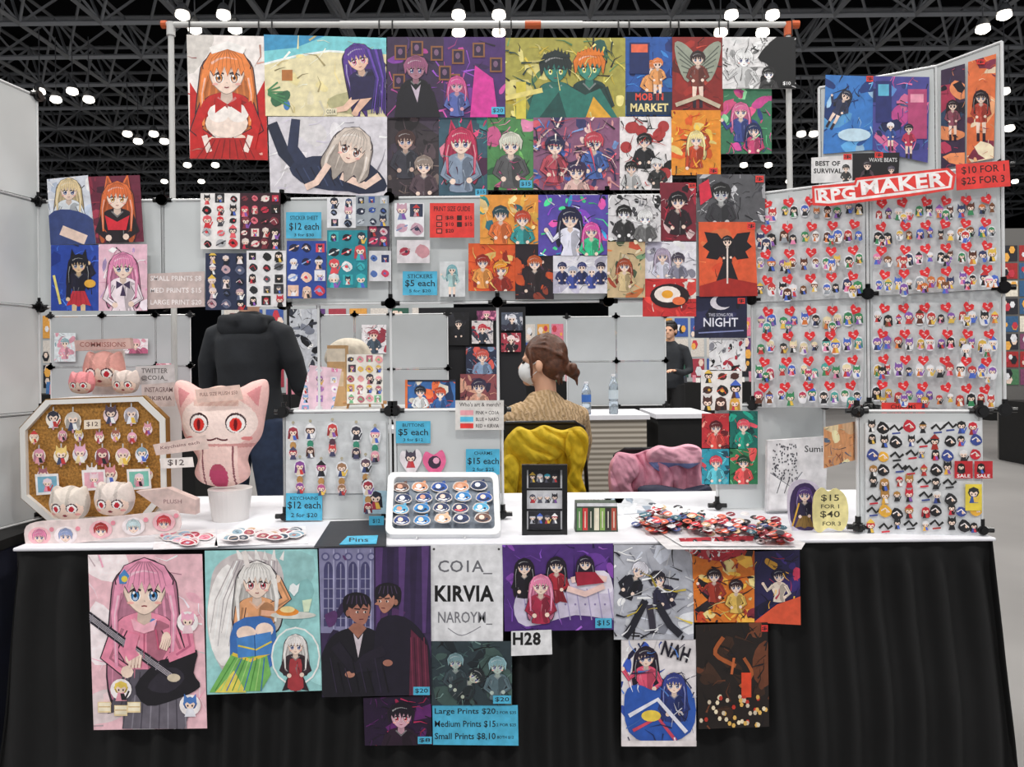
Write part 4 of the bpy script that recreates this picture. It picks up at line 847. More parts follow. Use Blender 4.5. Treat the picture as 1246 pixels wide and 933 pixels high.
# =================== shelf cards
def easel(name,cx,d,z0,h,w,m):
    V=[];Fc=[]
    x=X(cx,d)
    tube(V,Fc,[(x-w/2,d,z0),(x-w*.15,d+.01,z0+h)],.004,6); tube(V,Fc,[(x+w/2,d,z0),(x+w*.15,d+.01,z0+h)],.004,6); tube(V,Fc,[(x,d+.08,z0),(x,d+.01,z0+h)],.004,6); tube(V,Fc,[(x-w*.6,d-.006,z0+.02),(x+w*.6,d-.006,z0+.02)],.006,6)
    return mkobj(name,V,Fc,m)
M_wood=mat('easel_wood','#b98652',.6,noise_s=30,noise_a=.2)
easel('wooden_easel',444,2.46,Z[1],.16,.12,M_wood)
sheet([(362,502),(377,444),(416,449),(404,503)],'#f0cfdc',['#e890b8','#f8f0f4','#b880c0','#88b0d8'],120,3,5,nm='sticker_card',pl=PD(2.45)).done()
sheet((422,431,466,491),'#f1ebe2',['#e8a0a8','#e8c060','#78b888','#b86878','#484048'],121,4,5,nm='sticker_card',pl=PD(2.445)).done()
c=Cv('sticker_card',(398,420,420,498),PD(2.6),'#c8a070',thick=.05); c.rect(398,424,420,440,'#e8dcc8'); c.rect(400,452,418,470,'#d8c0a0'); c.done()
# keychain cube front
PK=PD(2.325)
c=Cv('keychain_rack',(348,512,470,600),PK,'#cfd2d4',thick=.001,cl=False,lift=.002); r=random.Random(8)
for i,(x,y) in enumerate(((357,525),(378,523),(405,521),(434,524),(457,528),(366,566),(392,568),(417,568),(446,563),(460,575),(449,590))):
    if i in(9,): continue
    c.off+=.001; s=5.2; h_=['#a83848','#5a3a30','#d04848','#3a3a48','#e8a0b0','#8a4a9a','#c05a90','#a07858','#604858','#303040','#a03040'][i]
    c.line([(x,y-10),(x,y-5)],1.4,'#a8a8b0'); c.ell(x,y-11,2,2,'#b0a890',6); chibi(c,x,y,s,h_,r.choice(['#2a2a38','#d8c8b0','#a83048','#384878'])); c.ell(x,y+17,4,5,r.choice(['#3a8a70','#b88a50','#5a3a48']),8); c.ell(x,y+26,5.5,6.5,'#e8c8c8',10); chibi(c,x,y+25,4.2,h_,'#484868',white=0)
c.done()
c=Cv('price_sign',(348,600,392,633),PD(2.315),CY,thick=.002); c.text('KEYCHAINS',370,606,34,4,'#12303c'); c.text('$12 each',370,615,40,10,'#101820'); c.text('2 for $20',370,627,32,6,'#12303c'); c.done()
c=Cv('price_sign',(442,597,472,625),PD(2.31),'#a8c8d8',thick=.002); chibi(c,457,605,7,'#282838','#a83048',white=0); c.done()
c=Cv('price_sign',(482,512,524,539),PK,CY,lift=.005); c.text('BUTTONS',503,517,26,4,'#12303c'); c.text('$5 each',503,526,36,9,'#101820'); c.text('3 for $12',503,535,24,4,'#12303c'); c.done()
c=Cv('price_sign',(567,546,608,577),PK,CY,lift=.005); c.text('CHARMS',588,551,22,4,'#12303c'); c.text('$15 each',588,561,38,9,'#101820'); c.text('2 for $25',588,571,26,5,'#12303c'); c.done()
c=Cv('price_sign',(554,487,613,523),PD(2.30),'#dcd8d4',thick=.002); c.text("Who's art & merch?",584,492,50,5,'#403838')
for i,(cc,t) in enumerate((('#f0a8b0','PINK = CO1A'),('#5cc3e6','BLUE = NARO'),(RD,'RED = KIRVIA'))): c.rect(560,499+i*8,576,505+i*8,cc); c.text(t,593,502+i*8,28,4.5,'#403838')
c.done()
c=Cv('heart_charm',cat([(500,578),(487,560),(490,548),(499,552),(508,546),(514,556),(508,570)],3),PK,'#e8e0e4',lift=.006,cl=False); chibi(c,500,556,6,'#484050','#b84858',white=0); c.done()
c=Cv('heart_charm',cat([(529,580),(515,563),(518,549),(528,553),(538,547),(543,560),(538,572)],3),PK,'#e86a98',lift=.006,cl=False); c.ell(529,562,8,8,'#3a2c40',10); c.ell(531,560,4,4,'#f0b0c8',8); c.done()
c=prt((493,462,554,499),PD(2.44),'#3a6aa8',['#e87040','#183058','#e8e0d0','#c84040'],[(.3,.4,.1,'#202838','#e8e8e8',{'short':1}),(.7,.45,.1,'#c85030','#3060a0',{'short':1})],n=14,seed=122,nm='framed_print'); c.rect(493,462,554,464,'#1c2030'); c.rect(493,496,554,499,'#181818'); c.rect(493,462,496,499,'#d8703c'); c.done()
# =================== pin tray
a=W(537,655,2.09); b=W(537,582,2.31); up=(b-a); a.z=TZ+.005
nrm=Vector((1,0,0)).cross(up).normalized(); 
if nrm.y>0: nrm=-nrm
PT=Pl(a,nrm)
tr=empty('enamel_pin_tray')
def rr(x0,y0,x1,y1,r):
    P=[]
    for cx,cy,a0 in ((x1-r,y0+r,-90),(x1-r,y1-r,0),(x0+r,y1-r,90),(x0+r,y0+r,180)):
        for i in range(5): t=math.radians(a0+i*22.5); P.append((cx+r*math.cos(t),cy+r*math.sin(t)))
    return P
def warp(P): return [(x+(x-537)*.05*((y-580)/75-.8),y) for x,y in P]
o1=warp(rr(470,579,609,655,8)); i1=warp(rr(478,585,602,648,5))
ringp('tray_rim',o1,i1,PT,-.012,.016,mat('tray_white','#dcdedf',.35),tr); prism('tray_bed',i1,PT,-.01,.0,mat('tray_felt','#7b8490',.8,noise_s=80),tr)
c=Cv('enamel_pins',(536,600,537,601),PT,'#8f96a0',lift=.004,cl=False); r=random.Random(11)
for j in range(4):
    for i in range(5):
        x=489+i*24+(j%2)*3+r.uniform(-2,2); y=594+j*15+r.uniform(-1,1); cc=r.choice(['#1c4a98','#2a7ab8','#c88a68','#203058','#1c3a78','#d8a888','#4aa0c8','#6a4a40'])
        c.off+=.001; q=r.uniform(-.2,.2)
        c.blob([(x-11,y+2),(x-8,y-5),(x-2,y-6),(x+6,y-5),(x+10,y),(x+7,y+5),(x-3,y+6)],'#c2bcb8',2); c.blob([(x-10,y+1),(x-6,y-4.5),(x,y-5.4),(x+6,y-4),(x+9,y+1),(x+3,y+4.6),(x-5,y+4.6)],cc,2); c.ell(x-2,y-1,3.4,2.8,r.choice(['#f0d0c0','#e8e8f0','#d8a088']),8); c.line([(x-7,y+2),(x,y+3.5),(x+6,y+1)],1.6,r.choice(['#f0f0f0','#101828','#e85050'])); c.poly([(x+2,y-6),(x+6,y-8),(x+7,y-4)],cc); c.ell(x+4,y+1,1.8,1.4,'#142040',6)
c.done(tr)
V=[];Fc=[]
for u in (508,566):
    q=W(u,650,2.09); tube(V,Fc,[(q.x,2.065,TZ+.004),(q.x,2.2,TZ+.004),(q.x,2.26,TZ+.08)],.003,6)
mkobj('tray_stand_wires',V,Fc,M_rod,parent=tr)
PT0=PH(TZ+.002)
c=Cv('dark_display_mat',[(402,634),(470,632),(470,664),(382,665)],PT0,'#2c2e34',thick=.002); c.done()
def stand(name,box,pl,col,t,th=.002,tc='#101820'):
    c=Cv(name,box,pl,col,thick=th); x=(c.x0+c.x1)/2;y=(c.y0+c.y1)/2; c.text(t,x,y,c.w*.5,c.h*.45,tc); c.done()
PT1=PH(TZ+.005)
stand('price_sign',[(423,652),(460,651),(458,661),(413,662)],PT1,CY,'Pins')
stand('price_sign',(449,628,467,640),PD(2.25),CY,'$12')
PF=PD(2.12)
fr=empty('black_display_frame')
ringp('frame_outer',[(635,565),(690,565),(690,650),(635,650)],[(641,571),(684,571),(684,645),(641,645)],PF,-.01,.012,M_blk,fr)
c=Cv('frame_cards',(641,571,684,645),PF,'#d8d8dc',lift=-.004)
for i in range(3):
    y=572+i*25; c.rect(643,y,682,y+22,['#1c1a20','#d4d4d8','#24222a'][i]); r=random.Random(i)
    for q in range(4): chibi(c,648+q*9,y+8,3.4,r.choice(['#c8c8d0','#5a5a68','#a83040','#303038','#38a0b8']),r.choice(['#c8c8d0','#5a5a68','#a83040']),white=0)
    c.line([(641,y+23.5),(684,y+23.5)],2.5,'#101014')
c.done(fr)
c=Cv('card_box',[(701,612),(751,612),(752,647),(700,647)],PD(2.14),'#3c4a3c',thick=.05,lift=0); 
for i in range(7): c.rect(702+i*7,618,708+i*7,645,['#5a8a50','#c83838','#2a3a2a','#e0d8c0','#88a858','#302828','#a84838'][i]); c.line([(705+i*7,622),(705+i*7,642)],1,'#e8e0d0')
c.rect(702,612,751,616,'#d8d8dc'); c.done()
c=Cv('flat_sticker_sheet',[(700,607),(760,606),(756,612),(702,612)],PT0,'#c0c0c4'); c.text('KIRVIA',728,609.5,34,3.5,'#303030'); c.done()
def pile(name,q,n,seed,cols,s=9,bg=None):
    c=Cv(name,[(q[0],q[1]+4),(q[2],q[1]),(q[2]+3,q[3]-3),(q[0]-4,q[3])],PT0,bg or '#e4e2e6',cl=False,thick=.0015); r=random.Random(seed)
    for i in range(n):
        x=r.uniform(q[0]+s,q[2]-s); y=q[1]+4+(q[3]-q[1]-8)*(i+.5)/n; c.off+=.0004; a=r.uniform(.8,1.3)
        c.blob([(x-s*a,y+1),(x-s*.5,y-3.5),(x+s*.5,y-3.8),(x+s*a,y),(x+s*.5,y+3.6),(x-s*.5,y+3.5)],'#e8e0e0',2)
        c.blob([(x-s*.8*a,y+1),(x-s*.4,y-2.6),(x+s*.4,y-2.8),(x+s*.8*a,y),(x+s*.4,y+2.6),(x-s*.4,y+2.5)],r.choice(cols),2); c.ell(x,y,s*.3,1.4,r.choice(cols),6); c.line([(x-s*.5,y+1),(x+s*.4,y-1)],.8,r.choice(cols))
    c.done()
pile('sticker_pile',(190,643,262,668),16,1,['#e88aa0','#b83048','#f0c0d0','#a8c8e0'])
pile('sticker_pile',(265,640,372,664),24,2,['#384858','#88a8b8','#c8a888','#e0d8d8','#a04858'])
c=Cv('flat_art_sheet',[(765,626),(850,624),(980,660),(975,668),(812,668)],PT0,'#dcdadc',thick=.001); c.done()
c=Cv('flat_art_sheet',[(735,606),(790,606),(810,622),(750,626)],PT0,'#c8ccd2',thick=.001); splat(c,['#8a98a8','#e8e8ee','#384858'],12,5,.2); c.done()
PT2=PH(TZ+.006)
c=Cv('sticker_pile',[(772,628),(850,622),(962,640),(968,664),(830,664)],PT2,'#dcdadd',cl=False,thick=.001); r=random.Random(21)
for i in range(190):
    t=r.random(); x=780+175*t+r.uniform(-8,8); y=627+17*t+r.uniform(-2,20); x=min(x,962);y=min(y,662); c.off+=.00012; cc=r.choice(['#a82838','#d84850','#e8e4e6','#303038','#3a6878','#8a2838','#d8b890','#e87058','#485890','#e8e4e6'])
    c.blob([(x-6,y),(x-2,y-3),(x+4,y-2),(x+6,y+1),(x+1,y+3)],cc,2); c.ell(x,y,2,1.2,r.choice(['#f4f0f0','#181818','#e8a0a0']),6); c.line([(x-4,y+1),(x+3,y-1)],.7,r.choice(['#181818','#ffffff']))
c.done()
c=Cv('hanging_charm_strip',[(826,655),(918,652),(914,662),(903,675),(880,683),(855,680),(834,670)],PD(1.992),'#b8303c',cl=True,thick=.004); splat(c,['#e8e4e6','#a82838','#303038','#e85050','#d8a0a0'],60,31,.10); detail(c,['#181818','#fff','#c83040'],40,6,.2,.05); c.done()
c=Cv('art_book',[(934,536),(1008,531),(1004,618),(933,622)],PD(2.36),'#dcdadc',thick=.02); c.text('Sumi',990,546,22,8,'#303030')
r=random.Random(6)
for i in range(110): x=940+r.random()*30; y=540+r.random()*46; c.ell(x,y,.9,1.3,'#484850',5)
c.poly([(937,575),(962,590),(976,574),(1002,616),(935,620)],'#e6e4e6'); c.line([(937,575),(962,592),(976,574)],1,'#707078')
for i in range(5): c.line([(945+i*9,600),(952+i*9,578+i*2)],1,'#404048')
c.done()
c=Cv('acrylic_standee',cat([(962,640),(958,610),(962,590),(975,583),(992,588),(999,600),(1000,622),(994,645),(976,650)],3),PD(2.13),'#d0c8d8',cl=False,thick=.003)
c.blob([(965,640),(961,612),(968,592),(985,588),(996,604),(996,628),(988,645)],'#3c2a58'); girl(c,979,602,8,'#5a4080','#28203c',lg=1,bot='#8a6a30'); c.line([(964,640),(972,612)],2,'#d8a840'); c.done()
c=Cv('ghost_price_sign',cat([(990,640),(990,605),(1000,593),(1008,598),(1018,594),(1030,606),(1032,632),(1024,646),(1008,642),(998,648)],3),PD(2.10),'#e4d898',cl=False,thick=.004); c.text('$15',1010,606,22,9,'#403c28'); c.text('FOR 1',1010,616,22,5,'#403c28'); c.text('$40',1010,626,24,9,'#403c28'); c.text('FOR 3',1012,637,22,5,'#403c28'); c.done()
# =================== FOLDING CHAIRS + JACKETS
def chair(x,y,top=.93,rz=0):
    e=empty('folding_chair',(x,y,0),rz); V=[];Fc=[]
    for q in (-1,1):
        tube(V,Fc,[(q*.19,-.02,top-.02),(q*.22,.06,.46),(q*.22,.38,0.01)],.009,8); tube(V,Fc,[(q*.2,.36,.45),(q*.2,-.04,.01)],.009,8)
    tube(V,Fc,[(-.19,-.02,top-.02),(-.15,-.03,top+.004),(.15,-.03,top+.004),(.19,-.02,top-.02)],.009,8); tube(V,Fc,[(-.2,.03,.12),(.2,.03,.12)],.008,8)
    mkobj('chair_frame',V,Fc,mat('chair_steel','#2a2a2c',.4,.5),parent=e)
    V=[];Fc=[]; box(V,Fc,(-.2,0,.445),(.2,.40,.47)); o=mkobj('seat',V,Fc,M_blk,parent=e); b=o.modifiers.new('b','BEVEL'); b.width=.01; b.segments=3
    V=[];Fc=[]; box(V,Fc,(-.17,-.025,top-.2),(.17,-.005,top)); o=mkobj('backrest',V,Fc,M_blk,parent=e); b=o.modifiers.new('b','BEVEL'); b.width=.008; b.segments=3
chair(X(656,3.25),3.25,.975); chair(X(800,3.2),3.2,.86)
M_yel=mat('jacket_cloth',rough=.8,attr=True,noise_s=40,noise_a=.1,bump=.3)
yj=empty('yellow_jacket')
def jp(u,v):
    if u<-900: return '#dcb418'
    return '#e4be1a'
inflate('jacket_body',[(614,536),(626,524),(655,526),(682,524),(700,520),(713,528),(710,550),(704,572),(711,592),(708,608),(690,604),(676,612),(658,606),(640,613),(622,605),(611,608),(616,585),(609,565),(613,550)],PD(3.16),.03,jp,M_yel,220,90,wr=.045,ws=13,parent=yj)
inflate('jacket_hood',[(616,534),(630,519),(646,523),(662,517),(682,523),(700,522),(704,536),(690,548),(674,560),(656,562),(644,574),(628,564),(616,552)],PD(3.125),.025,lambda u,v:'#efca2a',M_yel,160,60,wr=.034,ws=17,parent=yj,dirn=.7)
inflate('jacket_sleeve',[(690,524),(706,519),(716,532),(714,556),(708,580),(713,600),(698,606),(688,592),(694,566),(686,545)],PD(3.11),.028,lambda u,v:'#dfb816',M_yel,120,44,wr=.028,ws=18,parent=yj,dirn=.3)
inflate('jacket_cuff',[(612,560),(622,552),(632,566),(630,590),(626,604),(612,606),(609,584)],PD(3.11),.025,lambda u,v:'#e8c424',M_yel,90,30,wr=.022,ws=20,parent=yj)
pj=empty('pink_jacket')
inflate('jacket_body',[(746,560),(752,550),(772,552),(792,546),(820,548),(845,544),(856,552),(853,572),(857,596),(840,606),(812,600),(786,607),(760,603),(745,608),(741,590),(747,576)],PD(3.14),.035,lambda u,v:'#e69cb2',M_yel,220,90,wr=.042,ws=13,parent=pj)
inflate('jacket_hood',[(786,552),(800,542),(818,544),(838,540),(853,546),(854,560),(838,570),(822,566),(806,574),(792,566)],PD(3.10),.03,lambda u,v:'#eeaec0' if v<562 else '#8a9ad0',M_yel,140,50,wr=.030,ws=18,parent=pj,dirn=1.2)
inflate('jacket_sleeve',[(742,564),(754,551),(772,556),(778,574),(768,588),(770,602),(750,607),(741,594)],PD(3.09),.03,lambda u,v:'#e9a4b8',M_yel,120,44,wr=.028,ws=18,parent=pj,dirn=.5)
inflate('dark_bag',[(776,594),(800,590),(840,596),(862,590),(866,604),(850,612),(790,612)],PD(3.0),.05,lambda u,v:'#1c2038',M_yel,60,14,wr=.01)
# =================== PEOPLE
def fingers(V,Fc,wr,d,upv,sidev,sc_=1,curl=.5):
    wr=Vector(wr); d=Vector(d).normalized(); s=Vector(sidev).normalized(); n=d.cross(s).normalized()
    if n.z>0: n=-n
    tube(V,Fc,[wr,wr+d*.03,wr+d*.085],[(.026,.018),(.036,.016),(.04,.013)],12,side=s)
    for i,(o,l) in enumerate(((-.03,.062),(-.010,.078),(.011,.073),(.03,.056))):
        b=wr+d*.08+s*o; m1=b+(d*.9+n*.3*curl).normalized()*l*.45; m2=m1+(d*.6+n*.9*curl).normalized()*l*.32; m3=m2+(d*.2+n*1.0*curl+d*.1).normalized()*l*.28
        tube(V,Fc,[b,m1,m2,m3],[.0095,.009,.008,.0065],8,side=s)
    b=wr+d*.03-s*.03; tube(V,Fc,[b,b+d*.03-s*.02,b+d*.058-s*.022+n*.012],[.012,.0105,.008],8,side=n)
def person(name,loc,rz,top,bottom,hair,skin,seated,headrot,hairstyle,mask=False,sc_=1,knit=False,hood=False,thin=1):
    e=empty(name,loc,rz); e.scale=(sc_,)*3
    hz=.53 if seated else .95
    sh=hz+.50
    V=[];Fc=[]
    tube(V,Fc,[(0,-.005,hz-.06),(0,0,hz+.03),(0,-.01,hz+.15),(0,-.02,hz+.28),(0,-.02,hz+.40),(0,-.012,hz+.455),(0,-.005,hz+.495),(0,.005,hz+.54)],[(.165*thin,.125),(.175*thin,.135),(.16*thin,.12),(.17*thin,.125),(.178*thin,.115),(.155*thin,.095),(.10*thin,.075),(.058,.058)],24)
    for q in (-1,1):
        if seated: A=[(q*.10,-.01,sh-.05),(q*.17*thin,-.01,sh-.08),(q*.215*thin,.03,sh-.20),(q*.235*thin,.08,sh-.31),(q*.20,.2,sh-.33),(q*.12,.31,sh-.30)]
        else: A=[(q*.10,-.01,sh-.045),(q*.18*thin,-.01,sh-.075),(q*.23*thin,.0,sh-.21),(q*.255*thin,.03,sh-.34),(q*.21,.16,sh-.37),(q*.13,.27,sh-.34)]
        tube(V,Fc,A,[.055,.062,.056,.05,.043,.035],16)
    organic('sleeved_top',V,Fc,top,e,.010,5)
    if hood:
        V=[];Fc=[]; ball(V,Fc,(0,-.085,sh-.035),(.14,.05,.07)); tube(V,Fc,[(-.12,.0,sh-.005),(-.10,-.09,sh-.005),(0,-.12,sh-.01),(.10,-.09,sh-.005),(.12,.0,sh-.005)],[.028,.032,.034,.032,.028],12); organic('hood',V,Fc,top,e,.009,5)
    for q in (-1,1):
        V=[];Fc=[]
        wr=Vector((q*.12,.31,sh-.30)) if seated else Vector((q*.13,.27,sh-.34))
        fingers(V,Fc,wr-Vector((-q*.01,.02,0)),(-q*.35,.9,.1),(0,0,1),(q*-.9,-.35,0))
        organic('hand',V,Fc,skin,e,.0042,2)
    V=[];Fc=[]
    tube(V,Fc,[(0,-.01,hz+.06),(0,-.01,hz-.02),(0,0,hz-.09)],[(.155,.11),(.17,.125),(.12,.1)],20)
    for q in (-1,1):
        if seated: tube(V,Fc,[(q*.08,-.02,hz),(q*.11,.12,hz),(q*.13,.30,hz),(q*.135,.44,hz-.01),(q*.135,.47,hz-.08),(q*.13,.45,.28),(q*.13,.44,.1)],[.095,.09,.075,.062,.06,.055,.045],16)
        else: tube(V,Fc,[(q*.085,0,hz-.02),(q*.095,0,hz-.2),(q*.105,.01,.5),(q*.11,-.01,.3),(q*.11,-.02,.09)],[.098,.09,.065,.06,.05],16)
    organic('trousers',V,Fc,bottom,e,.011,4)
    for q in (-1,1):
        V=[];Fc=[]; y=.44 if seated else -.02
        tube(V,Fc,[(q*.12,y-.05,.045),(q*.12,y+.04,.05),(q*.125,y+.13,.035),(q*.125,y+.19,.03)],[(.034,.04),(.04,.045),(.045,.032),(.032,.024)],14); organic('shoe',V,Fc,M_blk,e,.008,3)
    he=empty('head',(0,.01,sh+.17),headrot); he.parent=e
    V=[];Fc=[]
    ball(V,Fc,(0,-.012,.025),(.075,.094,.09)); ball(V,Fc,(0,.03,-.035),(.056,.06,.068)); ball(V,Fc,(0,.062,-.082),(.03,.026,.022))
    tube(V,Fc,[(0,-.02,-.15),(0,-.015,-.05)],[.05,.05],16)
    tube(V,Fc,[(0,.078,.012),(0,.098,-.022),(0,.092,-.034)],[.008,.013,.014],10)
    tube(V,Fc,[(-.02,.08,-.06),(0,.087,-.06),(.02,.08,-.06)],[.006,.008,.006],8)
    for q in (-1,1): ball(V,Fc,(q*.079,-.002,-.012),(.012,.018,.03),12,8); tube(V,Fc,[(q*.012,.082,.022),(q*.045,.074,.022)],.007,8)
    organic('face',V,Fc,skin,he,.006,3)
    V=[];Fc=[]
    for q in (-1,1): ball(V,Fc,(q*.03,.078,.004),(.014,.008,.007),10,8)
    mkobj('eyes',V,Fc,mat('eye_dark','#1a1210',.2),parent=he,smooth=True)
    # hair: closed volumes set back so the face and ears stay clear
    V=[];Fc=[]
    ball(V,Fc,(0,-.024,.045),(.090,.100,.094),32,20); ball(V,Fc,(0,-.055,-.005),(.082,.068,.075),28,16)
    if hairstyle=='bun':
        ball(V,Fc,(.0,-.135,-.030),(.036,.034,.032)); ball(V,Fc,(.018,-.155,-.045),(.024,.022,.024)); ball(V,Fc,(-.02,-.15,-.02),(.022,.02,.022)); tube(V,Fc,[(.0,-.13,-.05),(.015,-.16,-.075),(.01,-.165,-.105)],[.014,.010,.004],8)
        for q in (-1,1):
            tube(V,Fc,[(q*.075,.045,.075),(q*.088,.035,.03),(q*.082,.03,-.03),(q*.078,.03,-.07)],[.010,.010,.008,.003],6); tube(V,Fc,[(q*.05,-.08,-.06),(q*.045,-.09,-.10)],[.014,.004],6)
        for i in range(11):
            a=-1.3+2.6*i/10; tube(V,Fc,[(.075*math.sin(a),.045,.10-.02*abs(a)),(.093*math.sin(a),-.03,.045+.095*math.cos(a)),(.07*math.sin(a),-.105,.02+.05*math.cos(a)),(0,-.135,-.03)],[.005,.0075,.0075,.005],6)
    else:
        ball(V,Fc,(0,.01,.10),(.07,.06,.035))
    organic('hair',V,Fc,hair,he,.0055,1)
    if mask:
        V=[];Fc=[]
        ball(V,Fc,(0,.018,-.038),(.066,.09,.068),24,16,keep=lambda m:m.y>.02 and m.z<.045)
        for q in (-1,1): tube(V,Fc,[(q*.06,.05,-.02),(q*.084,.0,.012)],.0018,5); tube(V,Fc,[(q*.058,.05,-.07),(q*.080,.0,-.03)],.0018,5)
        mkobj('face_mask',V,Fc,mat('mask_white','#e4e6e8',.8),parent=he,smooth=True)
    return e
def knitmat():
    m=mat('knit_sweater','#b99a76',.95); n=m.node_tree; b=n.nodes['Principled BSDF']; tc=n.nodes.new('ShaderNodeTexCoord'); w_=n.nodes.new('ShaderNodeTexWave'); w_.inputs['Scale'].default_value=14; w_.inputs['Distortion'].default_value=5; w_.inputs['Detail Scale'].default_value=3; w_.bands_direction='X'
    n.links.new(tc.outputs['Object'],w_.inputs['Vector']); cr=n.nodes.new('ShaderNodeValToRGB'); cr.color_ramp.elements[0].color=(*hx('#a08560'),1); cr.color_ramp.elements[1].color=(*hx('#bda180'),1); n.links.new(w_.outputs['Fac'],cr.inputs['Fac']); n.links.new(cr.outputs['Color'],b.inputs['Base Color'])
    bp=n.nodes.new('ShaderNodeBump'); bp.inputs['Distance'].default_value=.012; bp.inputs['Strength'].default_value=.6; n.links.new(w_.outputs['Fac'],bp.inputs['Height']); n.links.new(bp.outputs['Normal'],b.inputs['Normal']); return m
M_skin=mat('skin','#d9a88c',.55); M_hood=mat('charcoal_hoodie','#26292e',.9,noise_s=10,noise_a=.2,bump=.5); M_jean=mat('blue_jeans','#26334c',.85,noise_s=30,noise_a=.2); M_brn=mat('brown_hair','#54301e',.5,noise_s=60,noise_a=.4,bump=.4); M_dkh=mat('dark_hair','#1d1715',.5,noise_s=60,noise_a=.3)
person('seated_woman',(X(660,3.5),3.5,0),math.radians(28),knitmat(),mat('dark_trousers','#20222a',.8),M_brn,M_skin,True,math.radians(50),'bun',mask=True,sc_=1.03,thin=1.05)
person('standing_man_in_hoodie',(X(305,3.9),3.9,0),math.radians(-8),M_hood,M_jean,M_dkh,M_skin,False,0,'short',hood=True,sc_=1.02,thin=1.0)
person('distant_visitor',(X(816,9.5),9.5,0),math.radians(150),M_hood,mat('black_trousers','#121214',.8),M_dkh,M_skin,False,0,'short')
# =================== BEHIND: neighbouring booths
def bgp(u0,u1,z0,z1,d): grid((X(u0,d),d),(X(u1,d),d),z0,z1,name='neighbor_grid_panel',tint=M_bgw)
def counter(name,u0,u1,d,dep,z,m,mt):
    e=empty(name); obox('top',(X(u0,d)-.02,d-.02,z-.03),(X(u1,d)+.02,d+dep,z),mt,parent=e); obox('drape',(X(u0,d),d,0),(X(u1,d),d+dep-.02,z-.03),m,parent=e)
def stripem():
    m=mat('striped_cloth','#b8ac9c',.9); n=m.node_tree; b=n.nodes['Principled BSDF']; tc=n.nodes.new('ShaderNodeTexCoord'); w_=n.nodes.new('ShaderNodeTexWave'); w_.inputs['Scale'].default_value=9; w_.bands_direction='Z'
    n.links.new(tc.outputs['Object'],w_.inputs['Vector']); cr=n.nodes.new('ShaderNodeValToRGB'); cr.color_ramp.elements[0].color=(*hx('#7c7468'),1); cr.color_ramp.elements[1].color=(*hx('#c4bcb0'),1); n.links.new(w_.outputs['Fac'],cr.inputs['Fac']); n.links.new(cr.outputs['Color'],b.inputs['Base Color']); return m
counter('striped_counter',700,786,4.9,.6,.885,stripem(),M_wcloth); counter('white_counter',800,862,4.95,.6,.885,M_cloth,M_wcloth)
for u0,u1 in ((690,750),(750,810)):
    for z0,z1 in ((.90,1.24),(1.24,1.585)): bgp(u0,u1,z0,z1,5.70)
counter('rear_table',360,690,5.0,.35,.8,M_cloth,M_wcloth)
for u0,u1 in ((390,432),(432,476),(476,545)):
    for z0,z1 in ((.80,1.2),(1.2,1.6)): bgp(u0,u1,z0,z1,5.4)
for u0,u1 in ((62,125),(125,190),(190,232)):
    for z0,z1 in ((.9,1.24),(1.24,1.585)): bgp(u0,u1,z0,z1,5.0)
counter('left_rear_table',40,236,4.5,.45,.88,M_cloth,mat('pink_cloth','#b8828c',.8))
PX=PD(5.37)
def bp(box,bg,pal,seed,pl=None,nm='neighbor_print'): prt(box,pl or PX,bg,pal,[(.5,.35,.18,pal[0],pal[1],{'short':1})],n=10,seed=seed,nm=nm).done()
obox('neighbor_backdrop',(X(510,5.6),5.6,0),(X(640,5.6),5.63,1.66),mat('dark_board','#17171b',.8))
P5=PD(5.58)
for i,(b,bg,pal) in enumerate((((545,380,571,420),'#101014',['#2a2a30','#181820']),((574,390,600,418),'#d8d0d0',['#c03040','#303848']),((567,422,607,455),'#2a3048',['#d05a50','#88a0c0']),((610,380,636,402),'#505868',['#d8d8e0','#303040']),((610,405,634,428),'#a83848',['#f0d8d8','#201820']),((580,378,604,390),'#7a3a60',['#d880a0','#301828']),((560,455,606,500),'#8a4a50',['#38304a','#e0a890']),((515,384,543,432),'#c0c0c4',['#c8c8d0','#f4f4f4']))):
    bp(b,bg,pal,200+i,P5)
c=prt((352,376,388,452),PD(4.6),'#c8ccd4',['#181a20','#8a90a0','#ffffff','#303440'],(),n=26,seed=220,nm='hanging_scroll',big=.2); c.done()
V=[];Fc=[]
for u in (352,388): tube(V,Fc,[(X(u,4.62),4.62,0),(X(u,4.62),4.62,1.62)],.012,8)
mkobj('scroll_stand',V,Fc,M_blk)
bp((190,442,212,470),'#d890a0',['#f4d0d8','#a84868'],230,PD(4.98)); bp((150,412,180,430),'#f0e8ec',['#e0a0b0','#b86080'],231,PD(4.98)); bp((66,405,92,440),'#d8e0e4',['#88a8b0','#e0a0b0'],232,PD(4.98))
bp((398,452,430,490),'#c8a070',['#e8d8b8','#806040'],233); bp((440,395,470,430),'#e8e4e8',['#a03848','#485868'],234)
inflate('tote_bag',[(398,425),(415,412),(440,414),(452,430),(450,444),(400,444)],PD(5.0),.08,lambda u,v:'#c0b6a6',M_yel,60,14,wr=.02)
def bottle(u,d,z,h,cap,liquid):
    e=empty('water_bottle',(X(u,d),d,z)); V=[];Fc=[]; r=.032
    tube(V,Fc,[(0,0,a*h) for a in (0,.03,.3,.33,.36,.62,.72,.84,.9,.94)],[r*.9,r,r,r*.93,r,r,r*.98,r*.6,r*.4,r*.38],18); mkobj('bottle_body',V,Fc,mat('clear_plastic','#cfdbe4',.08,trans=.75),parent=e,smooth=True)
    V=[];Fc=[]; tube(V,Fc,[(0,0,.94*h),(0,0,h)],r*.45,14); mkobj('cap',V,Fc,mat('cap',cap,.4),parent=e)
    V=[];Fc=[]; tube(V,Fc,[(0,0,.38*h),(0,0,.6*h)],r*1.02,18); mkobj('label',V,Fc,mat('label',liquid,.5),parent=e)
